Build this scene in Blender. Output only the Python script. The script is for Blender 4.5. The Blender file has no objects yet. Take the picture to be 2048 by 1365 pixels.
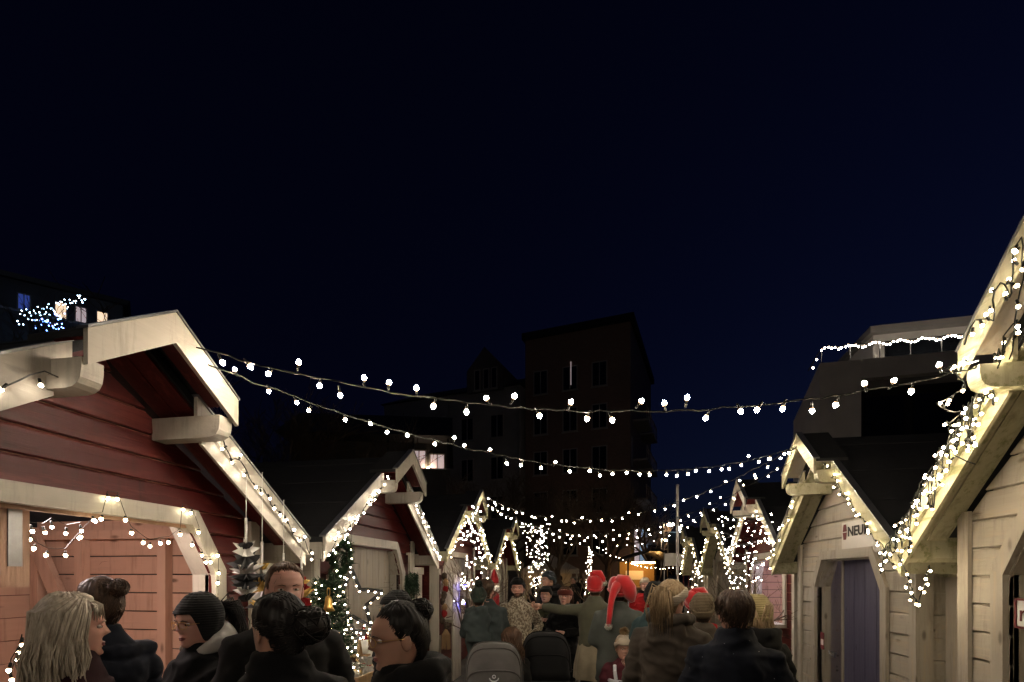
import bpy, bmesh, math, random
import numpy as np
from mathutils import Vector, Matrix, noise
R = math.radians
random.seed(7)
S = bpy.context.scene
COL = S.collection

# ------------------------------------------------------------------ camera
CAM_H, FPX, YAW, HORIZ = 1.72, 1000.0, R(10), 1150.0
cd = bpy.data.cameras.new('camera')
cd.sensor_width = 36.0
cd.lens = 36.0 * FPX / 2048.0
cd.shift_y = (HORIZ - 682.5) / 2048.0
cd.clip_start, cd.clip_end = 0.05, 3000
cam = bpy.data.objects.new('camera', cd)
cam.location = (0, 0, CAM_H)
cam.rotation_euler = (R(90), 0, YAW)
COL.objects.link(cam)
S.camera = cam
# ------------------------------------------------------------------ night sky
W = bpy.data.worlds.new('World'); S.world = W; W.use_nodes = True
wn = W.node_tree.nodes; wl = W.node_tree.links
sky = wn.new('ShaderNodeTexSky'); sky.sky_type = 'NISHITA'; sky.sun_disc = False
sky.sun_elevation = R(-3.5); sky.sun_rotation = R(60); sky.altitude = 0
sky.ozone_density = 4.0
wl.new(sky.outputs[0], wn['Background'].inputs[0])
wn['Background'].inputs[1].default_value = 0.15
# a moon-weak sun so that nothing is pitch black
sd = bpy.data.lights.new('moon', 'SUN'); sd.energy = 0.012; sd.angle = R(0.5); sd.color = (0.75, 0.85, 1.0)
so = bpy.data.objects.new('moon', sd); so.rotation_euler = (R(50), 0, R(60 - 180)); COL.objects.link(so)
S.view_settings.view_transform = 'Standard'; S.view_settings.look = 'None'
S.view_settings.gamma = 1.0; S.view_settings.exposure = 0.0
S.view_settings.use_curve_mapping = False
S.render.engine = 'CYCLES'
cy = S.cycles
cy.use_denoising = True
cy.max_bounces = 4; cy.diffuse_bounces = 3; cy.glossy_bounces = 2; cy.transmission_bounces = 3
cy.transparent_max_bounces = 6
cy.sample_clamp_indirect = 4.0; cy.sample_clamp_direct = 0
cy.caustics_reflective = False; cy.caustics_refractive = False
cy.use_light_tree = True

# ------------------------------------------------------------------ pixel -> place helpers (photo measured on 2048 px)
_c, _s = math.cos(YAW), math.sin(YAW)
def P(px, py, w):                      # a point w metres in front of the lens plane
    a, b = (px - 1024) / FPX * w, w
    return Vector((a * _c - b * _s, a * _s + b * _c, CAM_H + (HORIZ - py) / FPX * w))
def PX(px, py, X):                     # the point seen at px,py on the upright plane x = X
    d = P(px, py, 1.0) - Vector((0, 0, CAM_H)); return Vector((0, 0, CAM_H)) + d * (X / d.x)
def PY(px, py, Y):
    d = P(px, py, 1.0) - Vector((0, 0, CAM_H)); return Vector((0, 0, CAM_H)) + d * (Y / d.y)

# ------------------------------------------------------------------ materials
MATS = {}
def newmat(name):
    m = bpy.data.materials.new(name); m.use_nodes = True
    nt = m.node_tree; b = nt.nodes['Principled BSDF']
    MATS[name] = m
    return m, nt, b
def _mix(nt, fac, a, b, mode='MIX'):
    n = nt.nodes.new('ShaderNodeMix'); n.data_type = 'RGBA'; n.blend_type = mode
    for k, v in ((0, fac), (6, a), (7, b)):
        if isinstance(v, (int, float)): n.inputs[k].default_value = v
        elif isinstance(v, tuple): n.inputs[k].default_value = (*v[:3], 1)
        else: nt.links.new(v, n.inputs[k])
    return n.outputs[2]
def _noise(nt, vec, scale, detail=4, rough=.55, dist=0):
    n = nt.nodes.new('ShaderNodeTexNoise'); n.inputs['Scale'].default_value = scale
    n.inputs['Detail'].default_value = detail; n.inputs['Roughness'].default_value = rough
    n.inputs['Distortion'].default_value = dist
    if vec is not None: nt.links.new(vec, n.inputs['Vector'])
    return n.outputs['Fac']
def _coord(nt, scale=(1, 1, 1), kind='Object', rnd=False):
    t = nt.nodes.new('ShaderNodeTexCoord'); m = nt.nodes.new('ShaderNodeMapping')
    m.inputs['Scale'].default_value = scale
    nt.links.new(t.outputs[kind], m.inputs['Vector'])
    if rnd:
        oi = nt.nodes.new('ShaderNodeObjectInfo'); mu = nt.nodes.new('ShaderNodeMath'); mu.operation = 'MULTIPLY'
        mu.inputs[1].default_value = 37.0; nt.links.new(oi.outputs['Random'], mu.inputs[0])
        nt.links.new(mu.outputs[0], m.inputs['Location'])
    return m.outputs[0]
def _ramp(nt, fac, stops):
    n = nt.nodes.new('ShaderNodeValToRGB'); e = n.color_ramp.elements
    while len(e) < len(stops): e.new(0.5)
    for k, (p, c) in enumerate(stops):
        e[k].position = p; e[k].color = (*c, 1) if len(c) == 3 else c
    nt.links.new(fac, n.inputs[0]); return n.outputs[0]
def _bump(nt, b, h, strength, dist=.01):
    n = nt.nodes.new('ShaderNodeBump'); n.inputs['Strength'].default_value = strength; n.inputs['Distance'].default_value = dist
    nt.links.new(h, n.inputs['Height']); nt.links.new(n.outputs[0], b.inputs['Normal'])

def wood(name, base, dark, rough=.6, axis='x', knots=.5, worn=None):
    """painted or raw boards: grain along an axis, a few knots, dirt and worn paint, each board its own tone"""
    m, nt, b = newmat(name)
    g = {'x': (2.2, 30, 30), 'z': (30, 30, 2.2), 'y': (30, 2.2, 30)}[axis]
    k = {'x': (5, 12, 13), 'z': (13, 12, 5), 'y': (12, 5, 13)}[axis]
    v = _coord(nt, g, rnd=True); gr = _noise(nt, v, 1.0, 6, .65, .6)
    c = _mix(nt, gr, dark, base)
    big = _noise(nt, _coord(nt, (1, 1, 1), rnd=True), 2.7, 5, .6)
    c = _mix(nt, _ramp(nt, big, [(.3, (0, 0, 0)), (.75, (1, 1, 1))]), tuple(x * .72 for x in base), c)
    oi = nt.nodes.new('ShaderNodeObjectInfo')
    c = _mix(nt, _ramp(nt, oi.outputs['Random'], [(0, (.0, .0, .0)), (1, (.35, .35, .35))]), c, tuple(x * .62 for x in base))
    if knots:
        vo = nt.nodes.new('ShaderNodeTexVoronoi'); vo.inputs['Scale'].default_value = .62
        nt.links.new(_coord(nt, k, rnd=True), vo.inputs['Vector'])
        kf = _ramp(nt, vo.outputs['Distance'], [(.07, (knots,) * 3), (.17, (0, 0, 0))])
        c = _mix(nt, kf, c, tuple(x * .3 for x in dark))
    # rain runs and grime that hang down the boards
    rn = _noise(nt, _coord(nt, (9, 9, .9), rnd=True), 1.6, 6, .7)
    c = _mix(nt, _ramp(nt, rn, [(.52, (0, 0, 0)), (.72, (.55, .55, .55))]), c, tuple(x * .45 for x in dark))
    if worn:
        wf = _noise(nt, _coord(nt, g, rnd=True), .45, 8, .75)
        c = _mix(nt, _ramp(nt, wf, [(.53, (0, 0, 0)), (.62, (.85, .85, .85))]), c, worn)
    nt.links.new(c, b.inputs['Base Color']); b.inputs['Roughness'].default_value = rough
    b.inputs['Specular IOR Level'].default_value = .28
    _bump(nt, b, gr, .6, .005)
    return m
def plain(name, col, rough=.6, metal=0, var=.25, scale=9, bump=.1, spec=.4):
    m, nt, b = newmat(name)
    n = _noise(nt, _coord(nt), scale, 5, .6)
    c = _mix(nt, _ramp(nt, n, [(.3, (0, 0, 0)), (.7, (1, 1, 1))]), tuple(x * (1 - var) for x in col), col)
    nt.links.new(c, b.inputs['Base Color']); b.inputs['Roughness'].default_value = rough
    b.inputs['Metallic'].default_value = metal; b.inputs['Specular IOR Level'].default_value = spec
    if bump: _bump(nt, b, _noise(nt, _coord(nt), scale * 8, 4), bump, .004)
    return m
def fabric(name, col, rough=.9, weave=260, kind='cloth', col2=None, sheen=.1):
    m, nt, b = newmat(name)
    o = _coord(nt)
    n = _noise(nt, o, 7, 5, .6)
    c = _mix(nt, _ramp(nt, n, [(.3, (0, 0, 0)), (.7, (1, 1, 1))]), tuple(x * .7 for x in col), col)
    h = _noise(nt, o, weave, 2)
    if kind == 'knit':
        w = nt.nodes.new('ShaderNodeTexWave'); w.wave_type = 'BANDS'; w.bands_direction = 'Z'
        w.inputs['Scale'].default_value = 28; w.inputs['Distortion'].default_value = 1.2; w.inputs['Detail'].default_value = 3
        nt.links.new(o, w.inputs[0]); h = w.outputs['Fac']
        c = _mix(nt, _ramp(nt, h, [(0, (.45, .45, .45)), (.6, (0, 0, 0))]), c, tuple(x * .5 for x in col))
    if kind == 'speckle':
        f = _noise(nt, o, 38, 3, .7)
        f2 = _noise(nt, o, 75, 2, .6)
        c = _mix(nt, _ramp(nt, f, [(.47, (0, 0, 0)), (.53, (1, 1, 1))]), c, col2)
        c = _mix(nt, _ramp(nt, f2, [(.55, (0, 0, 0)), (.6, (.8, .8, .8))]), c, tuple(x * .25 for x in col))
    if kind == 'camo':
        f = _noise(nt, o, 11, 2, .5)
        c = _mix(nt, _ramp(nt, f, [(.48, (0, 0, 0)), (.52, (1, 1, 1))]), c, col2)
    nt.links.new(c, b.inputs['Base Color']); b.inputs['Roughness'].default_value = rough
    b.inputs['Specular IOR Level'].default_value = .25
    b.inputs['Sheen Weight'].default_value = sheen; b.inputs['Sheen Roughness'].default_value = .5
    _bump(nt, b, h, .5 if kind in ('knit', 'speckle') else .25, .004 if kind in ('knit', 'speckle') else .0015)
    return m
def skinmat(name, col):
    m, nt, b = newmat(name)
    n = _noise(nt, _coord(nt), 16, 4)
    c = _mix(nt, n, tuple(x * .8 for x in col), (min(1, col[0] * 1.1), col[1] * .92, col[2] * .9))
    nt.links.new(c, b.inputs['Base Color']); b.inputs['Roughness'].default_value = .48
    b.inputs['Subsurface Weight'].default_value = .12; b.inputs['Subsurface Radius'].default_value = (.02, .008, .004)
    b.inputs['Subsurface Scale'].default_value = .3
    _bump(nt, b, _noise(nt, _coord(nt), 180, 3), .08, .001)
    return m
def hairmat(name, col, col2):
    m, nt, b = newmat(name)
    n = _noise(nt, _coord(nt, (1, 1, .25)), 70, 4, .6)
    c = _mix(nt, _ramp(nt, n, [(.32, (0, 0, 0)), (.68, (1, 1, 1))]), col2, col)
    nt.links.new(c, b.inputs['Base Color']); b.inputs['Roughness'].default_value = .5
    b.inputs['Specular IOR Level'].default_value = .35
    return m
def emit_bulb(name, col, strength, r, neck):
    """glass bulb: amber and dim at the socket, bright at the tip, no two quite alike"""
    m, nt, b = newmat(name)
    t = nt.nodes.new('ShaderNodeTexCoord'); sx = nt.nodes.new('ShaderNodeSeparateXYZ'); nt.links.new(t.outputs['Object'], sx.inputs[0])
    mr = nt.nodes.new('ShaderNodeMapRange'); mr.inputs['From Min'].default_value = -neck; mr.inputs['From Max'].default_value = -neck - 1.1 * r
    nt.links.new(sx.outputs['Z'], mr.inputs['Value'])
    oi = nt.nodes.new('ShaderNodeObjectInfo')
    a1 = nt.nodes.new('ShaderNodeMath'); a1.operation = 'MULTIPLY_ADD'; a1.inputs[1].default_value = .9; a1.inputs[2].default_value = .55; nt.links.new(oi.outputs['Random'], a1.inputs[0])
    pw = nt.nodes.new('ShaderNodeMath'); pw.operation = 'POWER'; pw.inputs[1].default_value = 2.5; nt.links.new(mr.outputs[0], pw.inputs[0])
    st = nt.nodes.new('ShaderNodeMath'); st.operation = 'MULTIPLY'; nt.links.new(pw.outputs[0], st.inputs[0]); nt.links.new(a1.outputs[0], st.inputs[1])
    s2 = nt.nodes.new('ShaderNodeMath'); s2.operation = 'MULTIPLY_ADD'; s2.inputs[1].default_value = strength * 1.15; s2.inputs[2].default_value = .9; nt.links.new(st.outputs[0], s2.inputs[0])
    c = _mix(nt, mr.outputs[0], (1.0, .50, .16), col)
    nt.links.new(c, b.inputs['Emission Color']); nt.links.new(s2.outputs[0], b.inputs['Emission Strength']); b.inputs['Base Color'].default_value = (*col, 1); b.inputs['Roughness'].default_value = .15
    return m
def emit(name, col, strength):
    m, nt, b = newmat(name)
    b.inputs['Base Color'].default_value = (*col, 1); b.inputs['Emission Color'].default_value = (*col, 1)
    b.inputs['Emission Strength'].default_value = strength; b.inputs['Roughness'].default_value = .3
    return m

CREAM, CREAMD = (.56, .505, .42), (.29, .24, .17)
wood('white_trim', (.64, .59, .50), (.38, .33, .25), .5, 'x', .35)
wood('white_trim_upright', (.64, .59, .50), (.38, .33, .25), .5, 'z', .35)
wood('red_board', (.095, .008, .007), (.045, .004, .004), .5, 'x', .3, worn=(.13, .026, .02))
wood('cream_board', CREAM, CREAMD, .55, 'x', .75, worn=(.45, .37, .27))
wood('cream_upright', CREAM, CREAMD, .55, 'z', .7, worn=(.45, .37, .27))
wood('mossy_trim', (.60, .55, .38), (.30, .29, .15), .6, 'x', .5, worn=(.20, .21, .09))
wood('raw_board', (.60, .37, .26), (.38, .21, .13), .6, 'x', .9)
wood('raw_upright', (.60, .38, .27), (.38, .21, .13), .6, 'z', .8)
wood('raw_long', (.60, .37, .26), (.38, .21, .13), .6, 'y', .9)
wood('door_board', (.115, .105, .175), (.06, .055, .105), .55, 'z', .6)  # violet tint stands in for purple light falling on the door
wood('grey_upright', (.42, .39, .37), (.32, .29, .27), .5, 'z', .3)
wood('crate_board', (.42, .27, .14), (.28, .17, .08), .65, 'x', .6)
plain('roof_felt', (.018, .018, .02), .9, 0, .4, 14, .6)
plain('galvanised', (.38, .38, .38), .4, .9, .2, 12, .05)
plain('black_metal', (.015, .015, .016), .35, .6, .3, 20, .05)
plain('grey_metal', (.30, .29, .28), .4, .7, .25, 15, .05)
plain('cable_green', (.007, .009, .007), .45, 0, .2, 30, 0)
plain('dark_render', (.13, .12, .115), .9, 0, .3, .6, .3)
plain('grey_render', (.34, .325, .31), .9, 0, .3, .5, .3)
plain('white_render', (.72, .68, .64), .85, 0, .18, .8, .2)
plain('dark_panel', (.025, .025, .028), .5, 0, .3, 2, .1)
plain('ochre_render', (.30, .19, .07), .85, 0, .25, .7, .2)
plain('roof_slate', (.02, .02, .022), .8, 0, .3, 3, .3)
plain('window_glass', (.012, .014, .018), .08, 0, .1, 2, 0, .6)
plain('window_frame', (.35, .33, .30), .5, 0, .1, 6, 0)
plain('bark', (.10, .072, .052), .9, 0, .45, 30, .6)
plain('twig', (.15, .105, .072), .85, 0, .4, 30, .3)
plain('needle', (.018, .05, .018), .6, 0, .5, 40, 0)
plain('tent_white', (.62, .60, .56), .7, 0, .08, 3, .05)
plain('paper_white', (.78, .76, .71), .8, 0, .06, 20, .05)
plain('paper_black', (.02, .02, .02), .7, 0, .1, 20, .05)
plain('paper_yellow', (.62, .40, .10), .75, 0, .1, 20, .05)
plain('red_felt', (.26, .010, .012), .9, 0, .25, 30, .3)
plain('gold', (.75, .47, .14), .28, .9, .15, 15, .05)
plain('sign_board', (.66, .62, .56), .25, 0, .06, 4, 0, .6)
plain('ink', (.02, .016, .016), .6, 0, .05, 5, 0)
plain('ink_red', (.13, .014, .018), .6, 0, .05, 5, 0)
plain('reflective', (.80, .82, .86), .25, .3, .05, 5, 0)
plain('black_plastic', (.012, .012, .013), .4, 0, .2, 20, .05)
plain('rubber', (.02, .02, .02), .8, 0, .2, 20, .2)
plain('eye_white', (.72, .68, .64), .15, 0, .03, 20, 0)
plain('iris', (.05, .03, .02), .1, 0, .1, 20, 0)
plain('lip', (.30, .10, .085), .45, 0, .1, 40, .05)
plain('shoe', (.02, .017, .015), .6, 0, .3, 20, .1)
plain('hill_soil', (.018, .02, .014), .95, 0, .4, .2, .5)
plain('cellophane', (.75, .73, .68), .06, 0, .05, 10, 0, .8)
MATS['cellophane'].node_tree.nodes['Principled BSDF'].inputs['Transmission Weight'].default_value = .55
# trodden asphalt with gravel and damp patches
m, nt, b = newmat('asphalt')
n1 = _noise(nt, _coord(nt), 1.2, 6, .6); n2 = _noise(nt, _coord(nt), 55, 4, .7)
c = _mix(nt, n1, (.028, .026, .022), (.06, .055, .045)); c = _mix(nt, _ramp(nt, n2, [(.5, (0, 0, 0)), (.7, (.6, .6, .6))]), c, (.11, .10, .08))
nt.links.new(c, b.inputs['Base Color']); nt.links.new(_ramp(nt, n1, [(.35, (.45,) * 3), (.6, (.9,) * 3)]), b.inputs['Roughness'])
_bump(nt, b, n2, .6, .012)
# far brick facade
m, nt, b = newmat('brick_far')
br = nt.nodes.new('ShaderNodeTexBrick'); br.inputs['Scale'].default_value = 4.0
br.inputs['Color1'].default_value = (.24, .135, .095, 1); br.inputs['Color2'].default_value = (.18, .10, .07, 1); br.inputs['Mortar'].default_value = (.28, .26, .24, 1)
mp = nt.nodes.new('ShaderNodeMapping'); mp.inputs['Rotation'].default_value = (R(90), 0, 0); tc = nt.nodes.new('ShaderNodeTexCoord')
nt.links.new(tc.outputs['Object'], mp.inputs[0]); nt.links.new(mp.outputs[0], br.inputs['Vector'])
nt.links.new(br.outputs['Color'], b.inputs['Base Color']); b.inputs['Roughness'].default_value = .9

GLOW = 78
emit('bulb_warm', (1.0, .84, .62), GLOW)
emit('bulb_white', (1.0, .89, .74), GLOW)
emit('bulb_big', (1.0, .86, .68), 430)
emit('bulb_yellow', (1.0, .83, .54), GLOW)
emit('bulb_drop', (1.0, .88, .58), 36)
emit('bulb_blue', (.12, .30, 1.0), 26)
emit('bulb_ice', (.45, .75, 1.0), 26)
emit('tube_pink', (1.0, .80, .76), 230)
emit('tube_violet', (.84, .72, 1.0), 240)
emit('lamp_blue', (.10, .10, 1.0), 40)
emit('lamp_sodium', (1.0, .52, .16), 110)
emit('lamp_street', (1.0, .72, .45), 160)
emit('window_warm', (1.0, .72, .48), 1.1)
emit('window_pink', (1.0, .80, .82), .38)
emit('window_cool', (.55, .75, 1.0), .28)
emit('window_blue', (.10, .18, .8), .22)

# ------------------------------------------------------------------ mesh helpers
class MB:
    def __init__(s): s.v = []; s.f = []; s.m = []
    def add(s, vs, fs, mi=0):
        o = len(s.v); s.v += [tuple(v) for v in vs]; s.f += [tuple(i + o for i in f) for f in fs]; s.m += [mi] * len(fs)
        return s
    def box(s, a, b, mi=0, ch=0):
        (x0, y0, z0), (x1, y1, z1) = [min(p, q) for p, q in zip(a, b)], [max(p, q) for p, q in zip(a, b)]
        return s.add([(x0, y0, z0), (x1, y0, z0), (x1, y1, z0), (x0, y1, z0), (x0, y0, z1), (x1, y0, z1), (x1, y1, z1), (x0, y1, z1)],
                     [(0, 3, 2, 1), (4, 5, 6, 7), (0, 1, 5, 4), (1, 2, 6, 5), (2, 3, 7, 6), (3, 0, 4, 7)], mi)
    def prism(s, poly, h0, h1, plane='xz', mi=0):
        """closed polygon in a plane, pulled between h0 and h1 along the third axis"""
        def pt(p, h):
            return (p[0], h, p[1]) if plane == 'xz' else ((h, p[0], p[1]) if plane == 'yz' else (p[0], p[1], h))
        n = len(poly); ar = sum(poly[i][0] * poly[(i + 1) % n][1] - poly[(i + 1) % n][0] * poly[i][1] for i in range(n))
        if (ar > 0) == (plane == 'xz'): poly = poly[::-1]
        if h1 < h0: h0, h1 = h1, h0
        vs = [pt(p, h0) for p in poly] + [pt(p, h1) for p in poly]
        fs = [tuple(range(n))[::-1], tuple(range(n, 2 * n))] + [(i, (i + 1) % n, n + (i + 1) % n, n + i) for i in range(n)]
        return s.add(vs, fs, mi)
    def tube(s, pts, r, n=6, mi=0, cap=True, squash=None):
        pts = [Vector(p) for p in pts]; k = len(pts)
        if not hasattr(r, '__len__'): r = [r] * k
        t0 = (pts[1] - pts[0]).normalized(); u = t0.orthogonal().normalized()
        vs = []
        for i in range(k):
            t = (pts[min(i + 1, k - 1)] - pts[max(i - 1, 0)])
            if t.length < 1e-9: t = t0.copy()
            t.normalize(); u = (u - t * u.dot(t))
            if u.length < 1e-6: u = t.orthogonal()
            u.normalize(); w = t.cross(u); t0 = t
            for j in range(n):
                a = 2 * math.pi * j / n
                vs.append(pts[i] + (u * math.cos(a) + w * math.sin(a)) * r[i])
        fs = [(i * n + j, i * n + (j + 1) % n, (i + 1) * n + (j + 1) % n, (i + 1) * n + j) for i in range(k - 1) for j in range(n)]
        if cap: fs += [tuple(range(n))[::-1], tuple(range((k - 1) * n, k * n))]
        return s.add(vs, fs, mi)
    def rings(s, rings, mi=0, cap=True):
        n = len(rings[0]); k = len(rings)
        vs = [p for r in rings for p in r]
        fs = [(i * n + j, i * n + (j + 1) % n, (i + 1) * n + (j + 1) % n, (i + 1) * n + j) for i in range(k - 1) for j in range(n)]
        if cap: fs += [tuple(range(n))[::-1], tuple(range((k - 1) * n, k * n))]
        return s.add(vs, fs, mi)
    def lathe(s, prof, n=16, c=(0, 0, 0), mi=0):
        return s.rings([[(c[0] + r * math.cos(2 * math.pi * j / n), c[1] + r * math.sin(2 * math.pi * j / n), c[2] + z) for j in range(n)] for r, z in prof], mi)
    def ball(s, c, r, n=12, k=8, mi=0, jit=0):
        if not hasattr(r, '__len__'): r = (r, r, r)
        rr = []
        for i in range(k + 1):
            a = math.pi * i / k; ring = []
            for j in range(n):
                b = 2 * math.pi * j / n; q = 1 + (random.uniform(-jit, jit) if 0 < i < k else 0)
                ring.append((c[0] + r[0] * max(math.sin(a), .01) * math.cos(b) * q, c[1] + r[1] * max(math.sin(a), .01) * math.sin(b) * q, c[2] - r[2] * math.cos(a) * q))
            rr.append(ring)
        return s.rings(rr, mi)
    def mesh(s, name, smooth=False):
        me = bpy.data.meshes.new(name); me.from_pydata(s.v, [], s.f)
        if s.m and max(s.m) > 0: me.polygons.foreach_set('material_index', s.m)
        if smooth: me.polygons.foreach_set('use_smooth', [True] * len(s.f))
        me.update(); return me
    def build(s, name, mat, parent=None, smooth=False, **tags):
        return link(name, s.mesh(name, smooth), mat, parent, **tags)
def link(name, me, mat, parent=None, **tags):
    if mat is not None and not len(me.materials):
        for m in (mat if isinstance(mat, (list, tuple)) else [mat]): me.materials.append(MATS[m])
    o = bpy.data.objects.new(name, me); COL.objects.link(o)
    if parent is not None: o.parent = parent
    return tag(o, **tags)
def tag(o, label=None, cat=None, group=None, kind=None):
    if label: o['label'] = label
    if cat: o['category'] = cat
    if group: o['group'] = group
    if kind: o['kind'] = kind
    return o
def empty(name, loc, rz=0, **tags):
    o = bpy.data.objects.new(name, None); o.empty_display_size = .1
    o.location = loc; o.rotation_euler = (0, 0, rz); COL.objects.link(o)
    return tag(o, **tags)
def remesh(mb, voxel, smooth=4, fac=.5):
    """one continuous skin round overlapping solids"""
    me = mb.mesh('tmp'); o = bpy.data.objects.new('tmp', me); COL.objects.link(o)
    md = o.modifiers.new('r', 'REMESH'); md.mode = 'VOXEL'; md.voxel_size = voxel; md.use_smooth_shade = True
    if smooth:
        sm = o.modifiers.new('s', 'SMOOTH'); sm.factor = fac; sm.iterations = smooth
    dg = bpy.context.evaluated_depsgraph_get(); ev = o.evaluated_get(dg)
    out = bpy.data.meshes.new_from_object(ev); bpy.data.objects.remove(o); bpy.data.meshes.remove(me)
    return out
def displace(me, fn):
    n = len(me.vertices); co = np.empty(n * 3, np.float32); me.vertices.foreach_get('co', co); co = co.reshape(-1, 3)
    nr = np.empty(n * 3, np.float32); me.vertices.foreach_get('normal', nr); nr = nr.reshape(-1, 3)
    d = np.array([fn(Vector(c)) for c in co], np.float32)
    co = co + nr * d[:, None]; me.vertices.foreach_set('co', co.ravel()); me.update()
def text_mesh(txt, size, depth=.002, bold=0):
    c = bpy.data.curves.new('t', 'FONT'); c.body = txt; c.size = size; c.extrude = depth; c.resolution_u = 3; c.offset = bold
    o = bpy.data.objects.new('t', c); COL.objects.link(o)
    me = bpy.data.meshes.new_from_object(o.evaluated_get(bpy.context.evaluated_depsgraph_get()))
    bpy.data.objects.remove(o); me.materials.clear(); return me
# ------------------------------------------------------------------ ground and hill
g = MB(); g.add([(-600, -60, 0), (600, -60, 0), (600, 1200, 0), (-600, 1200, 0)], [(0, 1, 2, 3)])
g.build('ground', 'asphalt', kind='structure')
hv, hf, NX, NY = [], [], 30, 30
for j in range(NY + 1):
    for i in range(NX + 1):
        x = -110 + i * (92 / NX); y = -5 + j * (115 / NY)
        t = max(0, min(1, (-x - 18) / 16)); t = t * t * (3 - 2 * t)
        hv.append((x, y, -.3 + t * (11 + 5 * noise.noise(Vector((x * .03, y * .03, 1)))) + .5 * t * noise.noise(Vector((x * .2, y * .2, 4)))))
for j in range(NY):
    for i in range(NX):
        a = j * (NX + 1) + i; hf.append((a, a + 1, a + NX + 2, a + NX + 1))
MB().add(hv, hf).build('hill', 'hill_soil', smooth=True, kind='structure')

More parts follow.
